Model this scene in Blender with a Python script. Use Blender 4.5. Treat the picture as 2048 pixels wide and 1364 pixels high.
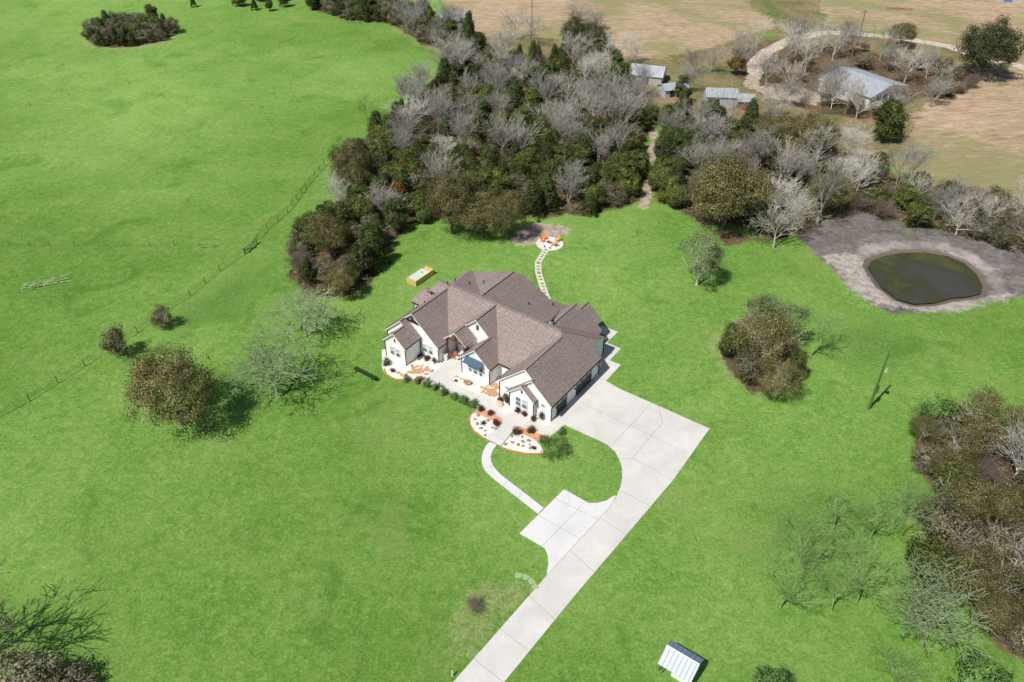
import bpy, math, random
import numpy as np
from mathutils import Vector, Matrix
R = math.radians
for o in list(bpy.data.objects): bpy.data.objects.remove(o)
scene = bpy.context.scene

# ------------------------------------------------------------------ camera
F_PX, PITCH, ROLL, CAM_H = 1599.64, R(37.117), R(0.324), 82.0
YAW, HX, HY = R(-35.445), 5.886, 88.453          # house axes and the garage corner on the ground
cam_d = bpy.data.cameras.new('camera'); cam = bpy.data.objects.new('camera', cam_d)
scene.collection.objects.link(cam); scene.camera = cam
cam_d.sensor_width = 36.0; cam_d.lens = 36.0 * F_PX / 2048.0
cam_d.clip_start = 1.0; cam_d.clip_end = 6000.0
cam.matrix_world = Matrix.Translation((0, 0, CAM_H)) @ Matrix.Rotation(R(90) - PITCH, 4, 'X') @ Matrix.Rotation(ROLL, 4, 'Z')

# ------------------------------------------------------------------ sky, sun, exposure
SUN_EL = R(54)
sdir = Vector((-0.696, -0.72, 0)).normalized()     # horizontal direction towards the sun
world = bpy.data.worlds.new('World'); scene.world = world; world.use_nodes = True
wn = world.node_tree.nodes; wl = world.node_tree.links
sky = wn.new('ShaderNodeTexSky'); sky.sky_type = 'NISHITA'; sky.sun_disc = False
sky.sun_elevation = SUN_EL; sky.sun_rotation = math.atan2(sdir.x, sdir.y)
wl.new(sky.outputs[0], wn['Background'].inputs[0]); wn['Background'].inputs[1].default_value = 0.07
sd = bpy.data.lights.new('sun', 'SUN'); sd.energy = 5.0; sd.angle = R(0.53); sd.color = (1.0, 0.965, 0.91)
sun = bpy.data.objects.new('sun', sd); scene.collection.objects.link(sun)
sv = Vector((sdir.x * math.cos(SUN_EL), sdir.y * math.cos(SUN_EL), math.sin(SUN_EL)))
sun.rotation_euler = sv.to_track_quat('Z', 'Y').to_euler(); sun.location = (0, 0, 300)
scene.view_settings.view_transform = 'Standard'; scene.view_settings.look = 'None'
scene.view_settings.exposure = 0.0; scene.view_settings.gamma = 1.0
scene.render.engine = 'CYCLES'

# ------------------------------------------------------------------ helpers
cp, sp = math.cos(PITCH), math.sin(PITCH); cr, sr = math.cos(-ROLL), math.sin(-ROLL)
cr, sr = math.cos(ROLL), math.sin(ROLL)
AX = (math.cos(YAW), math.sin(YAW)); BX = (-math.sin(YAW), math.cos(YAW))
def at(px, py, z=0.0):
    """the point of the place at height z that the surveyed photo point (px, py) shows"""
    u, v = px - 1024, py - 682
    u, v = u * cr + v * sr, -u * sr + v * cr
    t = (CAM_H - z) / (F_PX * sp + v * cp)
    return Vector((u * t, (F_PX * cp - v * sp) * t, z))
def to_px(x, y, z=0.0):
    Z = z - CAM_H; zc = y * cp - Z * sp; yc = -(y * sp + Z * cp)
    u, v = F_PX * x / zc, F_PX * yc / zc
    return 1024 + u * cr - v * sr, 682 + u * sr + v * cr
def lw(a, b, z=0.0):
    return Vector((HX + a * AX[0] + b * BX[0], HY + a * AX[1] + b * BX[1], z))
def col(ob, parent=None):
    scene.collection.objects.link(ob)
    if parent: ob.parent = parent
    return ob
def tag(o, label=None, cat=None, group=None, kind=None):
    if label: o['label'] = label
    if cat: o['category'] = cat
    if group: o['group'] = group
    if kind: o['kind'] = kind
    return o
def empty(name, loc, rz=0.0, label=None, cat=None, group=None):
    e = bpy.data.objects.new(name, None); e.location = loc; e.rotation_euler = (0, 0, rz); e.empty_display_size = 0.3
    scene.collection.objects.link(e)
    return tag(e, label, cat, group)
def dup(root, loc, rz=0.0, sc=(1, 1, 1)):
    r = root.copy(); scene.collection.objects.link(r); r.location = loc; r.rotation_euler = (0, 0, rz); r.scale = sc
    for ch in list(root.children):
        c = ch.copy(); scene.collection.objects.link(c); c.parent = r
        for g in list(ch.children):
            d = g.copy(); scene.collection.objects.link(d); d.parent = c
    return r
class MB:
    def __init__(s): s.v = []; s.f = []; s.uv = []; s.has_uv = False
    def poly(s, pts, uv=None):
        i = len(s.v); s.v += [tuple(p) for p in pts]; s.f.append(tuple(range(i, i + len(pts))))
        if uv is not None: s.has_uv = True
        s.uv += list(uv) if uv is not None else [(0, 0)] * len(pts)
    def box(s, c, d, rz=0.0, M=None):
        x, y, z = d[0] / 2, d[1] / 2, d[2] / 2
        P = [Vector((i, j, k)) for k in (-z, z) for j in (-y, y) for i in (-x, x)]
        m = M if M is not None else Matrix.Rotation(rz, 3, 'Z')
        P = [m @ p + Vector(c) for p in P]
        for q in ((0, 2, 3, 1), (4, 5, 7, 6), (0, 1, 5, 4), (2, 6, 7, 3), (0, 4, 6, 2), (1, 3, 7, 5)):
            s.poly([P[i] for i in q])
    def bx(s, a0, a1, b0, b1, z0, z1): s.box(((a0 + a1) / 2, (b0 + b1) / 2, (z0 + z1) / 2), (abs(a1 - a0), abs(b1 - b0), abs(z1 - z0)))
    def bar(s, p, q, r0, r1=None, n=6):
        r1 = r0 if r1 is None else r1
        p, q = Vector(p), Vector(q); d = (q - p)
        if d.length < 1e-6: return
        d.normalize(); t = Vector((0, 0, 1)) if abs(d.z) < 0.9 else Vector((1, 0, 0))
        x = d.cross(t).normalized(); y = d.cross(x)
        A = [p + (x * math.cos(2 * math.pi * i / n) + y * math.sin(2 * math.pi * i / n)) * r0 for i in range(n)]
        B = [q + (x * math.cos(2 * math.pi * i / n) + y * math.sin(2 * math.pi * i / n)) * r1 for i in range(n)]
        for i in range(n): s.poly([A[i], A[(i + 1) % n], B[(i + 1) % n], B[i]])
        if n > 3: s.poly(A[::-1]); s.poly(B)
    def beam(s, p, q, w, h, up=(0, 0, 1)):
        p, q = Vector(p), Vector(q); d = (q - p); L = d.length; d.normalize()
        x = d.cross(Vector(up)).normalized(); y = x.cross(d)
        m = Matrix((x, d, y)).transposed()
        s.box((p + q) / 2, (w, L, h), M=m)
    def prism(s, pts, z0, z1):
        n = len(pts); A = [(p[0], p[1], z0) for p in pts]; B = [(p[0], p[1], z1) for p in pts]
        ar = sum(pts[i][0] * pts[(i + 1) % n][1] - pts[(i + 1) % n][0] * pts[i][1] for i in range(n))
        if ar < 0: A.reverse(); B.reverse()
        s.poly(B); s.poly(A[::-1])
        for i in range(n): s.poly([A[i], A[(i + 1) % n], B[(i + 1) % n], B[i]])
    def slab(s, pts, th, uvdir=None):
        """a sloping slab: top polygon pts, thickness th straight down"""
        P = [Vector(p) for p in pts]; n = (P[1] - P[0]).cross(P[2] - P[0])
        nn = Vector((0, 0, 0))
        for i in range(len(P)):
            a, b = P[i], P[(i + 1) % len(P)]
            nn += a.cross(b)
        if nn.z < 0: P.reverse(); nn = -nn
        nn.normalize()
        if uvdir is not None:
            u = Vector(uvdir); w = nn.cross(u).normalized()
            uv = [(p.dot(u), p.dot(w)) for p in P]
        else: uv = None
        s.poly(P, uv)
        Q = [p - Vector((0, 0, th)) for p in P]
        s.poly(Q[::-1])
        for i in range(len(P)):
            j = (i + 1) % len(P); s.poly([P[i], Q[i], Q[j], P[j]])
    def extr(s, sec, b0, b1, axis='b'):
        """section polygon in (a,z) carried from b0 to b1 (or (b,z) from a0 to a1)"""
        f = (lambda p, t: (p[0], t, p[1])) if axis == 'b' else (lambda p, t: (t, p[0], p[1]))
        A = [f(p, b0) for p in sec]; B = [f(p, b1) for p in sec]
        s.poly(A); s.poly(B[::-1])
        for i in range(len(sec)):
            j = (i + 1) % len(sec); s.poly([A[i], B[i], B[j], A[j]])
    def build(s, name, mat, parent=None, loc=None, rz=0.0, smooth=False, bevel=0.0):
        me = bpy.data.meshes.new(name); me.from_pydata(s.v, [], s.f)
        if s.has_uv:
            L = me.uv_layers.new(name='UVMap'); L.data.foreach_set('uv', np.array(s.uv, 'f').ravel())
        me.materials.append(mat)
        if smooth: me.polygons.foreach_set('use_smooth', [True] * len(me.polygons))
        me.validate(); me.update()
        o = bpy.data.objects.new(name, me)
        if loc is not None: o.location = loc
        o.rotation_euler = (0, 0, rz)
        return col(o, parent)

# ------------------------------------------------------------------ materials
def mat(name, color=(0.5, 0.5, 0.5), rough=0.7, metal=0.0, spec=0.3):
    m = bpy.data.materials.new(name); m.use_nodes = True
    b = m.node_tree.nodes['Principled BSDF']
    b.inputs['Base Color'].default_value = (*color, 1); b.inputs['Roughness'].default_value = rough
    b.inputs['Metallic'].default_value = metal; b.inputs['Specular IOR Level'].default_value = spec
    return m
class NT:
    def __init__(s, m): s.m = m; s.t = m.node_tree; s.b = s.t.nodes['Principled BSDF']
    def n(s, typ, **kw):
        x = s.t.nodes.new(typ)
        for k, v in kw.items(): setattr(x, k, v)
        return x
    def l(s, a, b): s.t.links.new(a, b)
    def pos(s): return s.n('ShaderNodeNewGeometry').outputs['Position']
    def obj(s): return s.n('ShaderNodeTexCoord').outputs['Object']
    def noise(s, vec, scale, detail=3, rough=0.55, dist=0.0):
        x = s.n('ShaderNodeTexNoise'); s.l(vec, x.inputs['Vector']); x.inputs['Scale'].default_value = scale
        x.inputs['Detail'].default_value = detail; x.inputs['Roughness'].default_value = rough; x.inputs['Distortion'].default_value = dist
        return x.outputs['Fac']
    def ramp(s, fac, stops):
        x = s.n('ShaderNodeValToRGB'); s.l(fac, x.inputs[0]); e = x.color_ramp.elements
        while len(e) < len(stops): e.new(0.5)
        for i, (p, c) in enumerate(stops):
            e[i].position = p; e[i].color = (*c, 1) if len(c) == 3 else c
        return x.outputs[0]
    def mix(s, fac, a, b, mode='MIX'):
        x = s.n('ShaderNodeMix', data_type='RGBA', blend_type=mode)
        if isinstance(fac, (int, float)): x.inputs[0].default_value = fac
        else: s.l(fac, x.inputs[0])
        for v, i in ((a, 6), (b, 7)):
            if isinstance(v, tuple): x.inputs[i].default_value = (*v, 1)
            else: s.l(v, x.inputs[i])
        return x.outputs[2]
    def math(s, op, a, b=None, c=None, clamp=False):
        x = s.n('ShaderNodeMath', operation=op); x.use_clamp = clamp
        for i, v in enumerate((a, b, c)):
            if v is None: continue
            if isinstance(v, (int, float)): x.inputs[i].default_value = v
            else: s.l(v, x.inputs[i])
        return x.outputs[0]
    def step(s, v, lo, hi):
        x = s.n('ShaderNodeMapRange', interpolation_type='SMOOTHSTEP'); s.l(v, x.inputs[0])
        x.inputs[1].default_value = lo; x.inputs[2].default_value = hi
        return x.outputs[0]
    def scalev(s, vec, sc, rot=0.0):
        x = s.n('ShaderNodeMapping'); s.l(vec, x.inputs[0]); x.inputs['Scale'].default_value = sc; x.inputs['Rotation'].default_value = (0, 0, rot)
        return x.outputs[0]
    def bump(s, h, strength=0.3, dist=0.05):
        x = s.n('ShaderNodeBump'); s.l(h, x.inputs['Height']); x.inputs['Strength'].default_value = strength; x.inputs['Distance'].default_value = dist
        s.l(x.outputs[0], s.b.inputs['Normal'])
    def out(s, c): s.l(c, s.b.inputs['Base Color'])
    def attr(s, name): 
        x = s.n('ShaderNodeAttribute'); x.attribute_name = name; return x.outputs['Fac']
    def rnd(s): return s.n('ShaderNodeObjectInfo').outputs['Random']

def noisy(name, c1, c2, scale=2.0, rough=0.8, metal=0.0, c3=None, bump=0.0, spec=0.3):
    m = mat(name, c1, rough, metal, spec); t = NT(m); p = t.obj()
    st = [(0.3, c1), (0.7, c2)] if c3 is None else [(0.25, c1), (0.5, c2), (0.8, c3)]
    f = t.noise(p, scale, 5, 0.65); t.out(t.ramp(f, st))
    if bump: t.bump(f, bump, 0.1)
    return m
M = {}
M['white'] = noisy('white_siding', (0.80, 0.80, 0.79), (0.86, 0.86, 0.86), 0.8, 0.6)
def siding():
    m = mat('board_and_batten', (0.82, 0.82, 0.82), 0.6); t = NT(m); p = t.obj()
    s = t.n('ShaderNodeSeparateXYZ'); t.l(p, s.inputs[0])
    q = t.math('ADD', s.outputs[0], s.outputs[1]); fr = t.math('FRACT', t.math('MULTIPLY', q, 2.46))
    bt = t.step(t.math('ABSOLUTE', t.math('SUBTRACT', fr, 0.5)), 0.40, 0.46)
    t.out(t.mix(bt, (0.84, 0.84, 0.835), (0.72, 0.73, 0.74))); t.bump(bt, 0.5, 0.03)
    return m
M['siding'] = siding()
M['dark'] = mat('dark_bronze_metal', (0.025, 0.024, 0.024), 0.45, 0.3)
M['glass'] = mat('window_glass', (0.10, 0.15, 0.15), 0.08, 0.0, 0.9)
M['blind'] = noisy('blind_behind_glass', (0.38, 0.47, 0.44), (0.46, 0.56, 0.52), 1.5, 0.25)
M['timber'] = noisy('stained_timber', (0.10, 0.035, 0.022), (0.16, 0.06, 0.04), 3, 0.6)
M['darkwood'] = noisy('garage_door_wood', (0.018, 0.020, 0.026), (0.035, 0.038, 0.045), 4, 0.5)
M['stone'] = noisy('limestone', (0.62, 0.57, 0.50), (0.80, 0.77, 0.72), 2, 0.9)
def shingle():
    m = mat('roof_shingles', (0.2, 0.18, 0.17), 0.9, spec=0.15); t = NT(m)
    uv = t.n('ShaderNodeUVMap').outputs[0]
    b = t.n('ShaderNodeTexBrick'); t.l(uv, b.inputs[0]); b.offset = 0.5
    b.inputs['Color1'].default_value = (0.335, 0.270, 0.246, 1); b.inputs['Color2'].default_value = (0.28, 0.224, 0.204, 1)
    b.inputs['Mortar'].default_value = (0.165, 0.13, 0.118, 1); b.inputs['Scale'].default_value = 1.0
    b.inputs['Mortar Size'].default_value = 0.06; b.inputs['Brick Width'].default_value = 3.1; b.inputs['Row Height'].default_value = 0.33; b.inputs['Bias'].default_value = 0.1
    b.inputs['Mortar Smooth'].default_value = 0.6
    n1 = t.noise(uv, 2.2, 4, 0.7); n2 = t.noise(uv, 0.25, 3, 0.6)
    c = t.mix(0.25, b.outputs[0], t.ramp(n1, [(0.38, (0.13, 0.10, 0.092)), (0.62, (0.44, 0.37, 0.345))]))
    c = t.mix(0.5, c, t.ramp(n2, [(0.35, (0.86, 0.86, 0.86)), (0.65, (1.14, 1.12, 1.10))]), 'MULTIPLY')
    t.out(c); t.bump(t.math('SUBTRACT', 1.0, b.outputs['Fac']), 0.7, 0.05)
    return m
M['shingle'] = shingle()
M['ridge'] = noisy('ridge_shingles', (0.20, 0.165, 0.155), (0.30, 0.25, 0.235), 3, 0.9)
def concrete(name, c1, c2, c3):
    m = mat(name, c1, 0.85, spec=0.25); t = NT(m); p = t.pos()
    f = t.noise(p, 0.22, 6, 0.62, 0.6); c = t.ramp(f, [(0.3, c1), (0.52, c2), (0.75, c3)])
    g = t.noise(t.scalev(p, (3, 0.5, 1), YAW), 1.0, 5, 0.7)
    c = t.mix(t.math('MULTIPLY', t.step(g, 0.52, 0.75), 0.4), c, (0.42, 0.40, 0.39)); c = t.mix(t.math('MULTIPLY', t.step(t.noise(t.scalev(p, (0.4, 2.2, 1), YAW), 1.0, 4, 0.7, 0.5), 0.58, 0.74), 0.35), c, (0.42, 0.39, 0.38)); h = t.noise(p, 6, 3)
    c = t.mix(0.10, c, t.ramp(h, [(0.3, (0.5, 0.48, 0.46)), (0.7, (0.95, 0.93, 0.92))]))
    t.out(c); return m
M['concrete'] = concrete('concrete', (0.50, 0.48, 0.445), (0.58, 0.56, 0.525), (0.65, 0.63, 0.60))
M['concrete2'] = concrete('new_concrete', (0.57, 0.56, 0.56), (0.64, 0.63, 0.63), (0.63, 0.58, 0.53))
M['joint'] = mat('joint', (0.36, 0.35, 0.34), 0.95)
M['gravel'] = noisy('pale_gravel', (0.58, 0.48, 0.41), (0.76, 0.69, 0.64), 2.5, 0.95, c3=(0.70, 0.60, 0.53))
M['mulch'] = noisy('orange_crushed_stone', (0.45, 0.17, 0.075), (0.62, 0.30, 0.17), 1.6, 0.95, c3=(0.55, 0.36, 0.26))
M['edging'] = noisy('rusty_edging', (0.40, 0.15, 0.05), (0.55, 0.26, 0.10), 2.0, 0.9)
M['flag'] = noisy('flagstone', (0.30, 0.15, 0.07), (0.52, 0.30, 0.16), 0.9, 0.9, c3=(0.45, 0.38, 0.30))
M['rock'] = noisy('rock', (0.16, 0.12, 0.10), (0.42, 0.33, 0.28), 1.6, 0.9)
M['orange'] = noisy('orange_plastic', (0.75, 0.25, 0.04), (0.80, 0.32, 0.07), 3, 0.5)
M['cedar_board'] = noisy('new_pine_boards', (0.55, 0.36, 0.12), (0.66, 0.47, 0.20), 3, 0.75)
M['palecover'] = noisy('pale_green_cover', (0.50, 0.60, 0.48), (0.60, 0.68, 0.58), 1.0, 0.4)
def tin(name, c1, c2, rust, per=0.45, axis=0, amount=0.6, lw_=0.42, met=0.35):
    m = mat(name, c1, 0.5, met, 0.4); t = NT(m); p = t.obj()
    f = t.noise(p, 0.5, 5, 0.65); c = t.ramp(f, [(0.3, c1), (0.7, c2)])
    s = t.n('ShaderNodeSeparateXYZ'); t.l(p, s.inputs[0])
    fr = t.math('FRACT', t.math('DIVIDE', s.outputs[axis], per)); ln = t.step(t.math('ABSOLUTE', t.math('SUBTRACT', fr, 0.5)), lw_, lw_ + 0.06)
    c = t.mix(ln, c, tuple(x * (0.6 if met == 0.0 else 0.45) for x in c1))
    if rust: c = t.mix(t.step(t.noise(p, 0.35, 5, 0.7, 0.5), amount, amount + 0.1), c, (0.20, 0.10, 0.07))
    t.out(c); t.bump(ln, 0.5, 0.04); return m
M['awning'] = tin('blue_black_metal', (0.045, 0.075, 0.125), (0.06, 0.10, 0.16), False, 0.35)
M['tin'] = tin('weathered_tin', (0.44, 0.48, 0.53), (0.58, 0.62, 0.67), False, 0.7)
M['rtin'] = tin('rusty_tin', (0.42, 0.45, 0.48), (0.60, 0.63, 0.66), True, 0.6, 0, 0.60)
M['wtin'] = tin('white_tin', (0.40, 0.47, 0.57), (0.46, 0.52, 0.62), False, 0.52, 0, 0.6, 0.36, 0.0)
M['wtin_shaded'] = tin('white_tin_shaded', (0.16, 0.24, 0.38), (0.22, 0.30, 0.44), False, 0.52, 0, 0.6, 0.40, 0.0)  # white tin with the shade of the far slope put into its colour
M['oldwood'] = noisy('old_boards', (0.16, 0.07, 0.045), (0.26, 0.15, 0.11), 3, 0.9)
M['greywood'] = noisy('grey_boards', (0.34, 0.34, 0.33), (0.50, 0.50, 0.49), 2, 0.9)
M['greenwood'] = noisy('green_stained_wood', (0.055, 0.13, 0.028), (0.10, 0.20, 0.045), 3, 0.8)
M['darkgreen'] = noisy('very_dark_green_wood', (0.012, 0.03, 0.006), (0.02, 0.05, 0.01), 3, 0.8)
M['palegreen'] = noisy('pale_green_metal', (0.25, 0.38, 0.16), (0.31, 0.45, 0.21), 3, 0.6)
M['polewood'] = noisy('pole_wood', (0.10, 0.07, 0.06), (0.16, 0.12, 0.10), 3, 0.9)
M['terra'] = noisy('reddish_clay', (0.35, 0.10, 0.06), (0.45, 0.16, 0.10), 4, 0.8)
M['blue'] = mat('faded_blue', (0.10, 0.20, 0.45), 0.6)
M['char'] = noisy('charred', (0.02, 0.018, 0.018), (0.05, 0.045, 0.04), 3, 0.9)

def leafmat(name, dark, mid, light, accent=None, acc=0.93):
    m = mat(name, mid, 0.75, spec=0.2); t = NT(m)
    a = t.attr('tint'); r = t.rnd()
    c = t.ramp(a, [(0.0, dark), (0.5, mid), (1.0, light)])
    if accent:
        n = t.noise(t.obj(), 0.35, 2); c = t.mix(t.step(t.math('ADD', n, t.math('MULTIPLY', r, 0.25)), acc - 0.22, acc), c, accent)
    v = t.math('MULTIPLY_ADD', r, 0.5, 0.75); x = t.n('ShaderNodeCombineColor'); 
    for i in range(3): t.l(v, x.inputs[i])
    c = t.mix(1.0, c, x.outputs[0], 'MULTIPLY')
    t.out(c); t.b.inputs['Subsurface Weight'].default_value = 0.0
    tr = t.n('ShaderNodeBsdfTranslucent'); t.l(c, tr.inputs[0]); mx = t.n('ShaderNodeMixShader'); mx.inputs[0].default_value = 0.22
    o = t.t.nodes['Material Output']; t.l(t.b.outputs[0], mx.inputs[1]); t.l(tr.outputs[0], mx.inputs[2]); t.l(mx.outputs[0], o.inputs[0])
    return m
M['l_cedar'] = leafmat('cedar_needles', (0.022, 0.032, 0.011), (0.060, 0.083, 0.024), (0.155, 0.19, 0.055))
M['l_bush'] = leafmat('evergreen_leaves', (0.026, 0.038, 0.011), (0.082, 0.108, 0.026), (0.21, 0.235, 0.06), (0.26, 0.22, 0.035), 0.96)
M['l_oak'] = leafmat('oak_leaves', (0.042, 0.048, 0.017), (0.150, 0.140, 0.053), (0.36, 0.30, 0.13))
M['l_darkoak'] = leafmat('dark_oak_leaves', (0.022, 0.034, 0.012), (0.06, 0.075, 0.028), (0.14, 0.15, 0.06), (0.20, 0.12, 0.03), 0.90)
M['l_rust'] = leafmat('turning_leaves', (0.05, 0.03, 0.012), (0.16, 0.085, 0.025), (0.34, 0.17, 0.04))
M['l_scrub'] = leafmat('scrub_leaves', (0.06, 0.06, 0.036), (0.17, 0.16, 0.095), (0.33, 0.31, 0.19))
M['l_green'] = leafmat('grass_green_leaves', (0.04, 0.085, 0.018), (0.11, 0.21, 0.05), (0.20, 0.34, 0.11))
M['l_ghost'] = leafmat('pale_grass_green_leaves', (0.09, 0.17, 0.035), (0.15, 0.265, 0.062), (0.24, 0.37, 0.13))
M['l_hedge'] = leafmat('hedge_leaves', (0.06, 0.12, 0.03), (0.125, 0.215, 0.055), (0.22, 0.34, 0.11))
M['l_red'] = leafmat('dark_red_leaves', (0.03, 0.015, 0.012), (0.09, 0.035, 0.025), (0.20, 0.075, 0.045))
M['l_agave'] = leafmat('grey_green_blades', (0.06, 0.09, 0.05), (0.16, 0.20, 0.12), (0.30, 0.34, 0.22))
def bark(name, c1, c2):
    m = mat(name, c1, 0.9, spec=0.15); t = NT(m); f = t.noise(t.obj(), 2.0, 4, 0.6)
    c = t.ramp(f, [(0.3, c1), (0.7, c2)]); v = t.math('MULTIPLY_ADD', t.rnd(), 0.4, 0.8); x = t.n('ShaderNodeCombineColor')
    for i in range(3): t.l(v, x.inputs[i])
    t.out(t.mix(1.0, c, x.outputs[0], 'MULTIPLY')); return m
M['b_dark'] = bark('dark_bark', (0.10, 0.08, 0.065), (0.20, 0.17, 0.14))
M['b_grey'] = bark('grey_bark', (0.24, 0.22, 0.195), (0.48, 0.45, 0.405))
M['b_pale'] = bark('pale_bark', (0.44, 0.415, 0.36), (0.66, 0.63, 0.55))
M['b_green'] = bark('lichen_green_bark', (0.15, 0.27, 0.075), (0.30, 0.43, 0.16))
M['b_mint'] = bark('lichen_covered_bark', (0.20, 0.28, 0.13), (0.42, 0.50, 0.29))
M['b_brown'] = bark('brown_twigs', (0.17, 0.13, 0.10), (0.30, 0.245, 0.20))

# ------------------------------------------------------------------ ground
def P2(lst): return [tuple(at(x, y))[:2] for x, y in lst]
def sdist(X, Y, poly):
    """signed distance (positive inside) of points to polygon"""
    n = len(poly); d2 = np.full(X.shape, 1e12); ins = np.zeros(X.shape, bool)
    for i in range(n):
        x0, y0 = poly[i]; x1, y1 = poly[(i + 1) % n]; ex, ey = x1 - x0, y1 - y0
        t = np.clip(((X - x0) * ex + (Y - y0) * ey) / (ex * ex + ey * ey + 1e-9), 0, 1)
        d2 = np.minimum(d2, (X - x0 - t * ex) ** 2 + (Y - y0 - t * ey) ** 2)
        c = ((y0 > Y) != (y1 > Y)) & (X < ex * (Y - y0) / (ey if abs(ey) > 1e-9 else 1e-9) + x0)
        ins ^= c
    d = np.sqrt(d2); return np.where(ins, d, -d)
def pdist(X, Y, line):
    d2 = np.full(X.shape, 1e12)
    for (x0, y0), (x1, y1) in zip(line[:-1], line[1:]):
        ex, ey = x1 - x0, y1 - y0
        t = np.clip(((X - x0) * ex + (Y - y0) * ey) / (ex * ex + ey * ey + 1e-9), 0, 1)
        d2 = np.minimum(d2, (X - x0 - t * ex) ** 2 + (Y - y0 - t * ey) ** 2)
    return np.sqrt(d2)
POND = P2([(1736, 530), (1745, 517), (1770, 508), (1805, 502), (1850, 501), (1895, 508), (1930, 522), (1955, 545), (1967, 568), (1964, 583), (1940, 589), (1905, 592), (1870, 602), (1830, 604), (1795, 594), (1762, 568)])
MUD = P2([(1600, 478), (1640, 445), (1700, 420), (1760, 430), (1830, 452), (1960, 482), (2090, 510), (2100, 590), (2000, 598), (1920, 614), (1860, 628), (1790, 630), (1735, 608), (1690, 572), (1655, 532), (1622, 500)])
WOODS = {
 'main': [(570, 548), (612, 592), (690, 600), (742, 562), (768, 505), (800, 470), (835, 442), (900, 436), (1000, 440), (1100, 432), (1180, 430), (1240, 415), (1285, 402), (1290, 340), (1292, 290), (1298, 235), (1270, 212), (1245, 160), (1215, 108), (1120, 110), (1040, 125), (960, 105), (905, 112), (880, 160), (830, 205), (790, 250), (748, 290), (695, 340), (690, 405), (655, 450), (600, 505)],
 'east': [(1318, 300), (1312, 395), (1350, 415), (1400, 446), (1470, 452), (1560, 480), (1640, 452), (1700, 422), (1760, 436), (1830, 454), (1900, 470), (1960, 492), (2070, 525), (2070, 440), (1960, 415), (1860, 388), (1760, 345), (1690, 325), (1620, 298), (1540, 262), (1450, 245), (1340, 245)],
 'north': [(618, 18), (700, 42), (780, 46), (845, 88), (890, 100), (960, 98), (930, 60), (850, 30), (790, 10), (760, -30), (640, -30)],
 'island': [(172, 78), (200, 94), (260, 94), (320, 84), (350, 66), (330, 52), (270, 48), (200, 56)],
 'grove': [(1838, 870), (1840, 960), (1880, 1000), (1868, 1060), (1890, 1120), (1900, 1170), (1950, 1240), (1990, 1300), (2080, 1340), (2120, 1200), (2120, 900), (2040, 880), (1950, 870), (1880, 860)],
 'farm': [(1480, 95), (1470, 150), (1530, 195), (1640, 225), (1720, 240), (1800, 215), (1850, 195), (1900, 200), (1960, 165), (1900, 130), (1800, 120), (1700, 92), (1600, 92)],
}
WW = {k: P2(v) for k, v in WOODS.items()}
TAN_ = [P2([(860, -60), (920, 60), (1010, 75), (1110, 80), (1230, 112), (1310, 118), (1420, 96), (1555, 50), (1480, -60)]),
       P2([(1600, -60), (1665, 58), (1760, 62), (1900, 92), (2200, 170), (2400, -60)]),
       P2([(1930, 160), (1870, 190), (1820, 235), (1830, 290), (1790, 320), (1870, 350), (1960, 390), (2080, 430), (2400, 500), (2500, 200), (2080, 150)])]
TAN = TAN_
TAN[2] = P2([(1925, 130), (1870, 190), (1820, 235), (1830, 290), (1770, 325), (1860, 385), (1960, 415), (2080, 445), (2400, 520), (2500, 200), (2080, 142)])
OLIVE = P2([(1100, 75), (1240, 118), (1290, 250), (1500, 255), (1700, 330), (1800, 330), (1900, 230), (2100, 170), (1900, 88), (1640, 52), (1400, 96)])
OLIVE2 = [P2([(1380, -60), (1720, -60), (1720, 75), (1540, 64), (1440, 96), (1380, 60)]), P2([(900, 30), (1120, 60), (1260, 118), (1240, 150), (1080, 130), (960, 100)]), P2([(1680, 300), (1860, 370), (2100, 430), (2100, 480), (1860, 420), (1700, 350)])]
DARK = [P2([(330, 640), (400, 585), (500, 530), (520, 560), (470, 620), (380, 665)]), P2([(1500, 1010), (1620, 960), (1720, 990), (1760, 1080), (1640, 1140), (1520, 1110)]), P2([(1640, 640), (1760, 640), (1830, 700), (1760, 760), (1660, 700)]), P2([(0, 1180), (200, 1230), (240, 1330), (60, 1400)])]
ROAD = P2([(2300, 235), (2048, 134), (1960, 115), (1900, 93), (1800, 76), (1700, 66), (1640, 66), (1585, 78), (1535, 102), (1508, 128), (1510, 146)])
TRACKS = P2([(1512, 146), (1500, 170), (1540, 185), (1600, 190), (1640, 200)])
WOODTRACK = P2([(1286, 415), (1295, 380), (1302, 340), (1306, 300), (1308, 262)])
DIRTS = [P2([(1040, 452), (1075, 446), (1120, 450), (1140, 458), (1128, 470), (1105, 480), (1075, 484), (1040, 492), (1020, 480)]),
         P2([(1530, 165), (1600, 172), (1640, 190), (1635, 212), (1570, 200), (1530, 196)]), P2([(1690, 255), (1730, 262), (1745, 275), (1715, 285), (1690, 272)])]
GRN = P2([(1455, -60), (1560, 20), (1650, 60), (1615, 62), (1520, 30), (1425, -60)])
YEL = [P2([(900, 1230), (930, 1185), (1000, 1165), (1050, 1155), (1066, 1180), (1010, 1240), (960, 1300), (915, 1320)]), P2([(160, 94), (200, 100), (270, 100), (330, 90), (365, 70), (330, 60), (200, 60)]),
       P2([(1410, 690), (1450, 760), (1530, 800), (1600, 770), (1600, 700), (1500, 620)]), P2([(1840, 990), (1800, 1010), (1850, 1100), (1900, 1200), (1900, 1100), (1860, 1050)]),
       P2([(870, 90), (900, 100), (890, 115), (780, 60), (790, 52)])]
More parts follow.
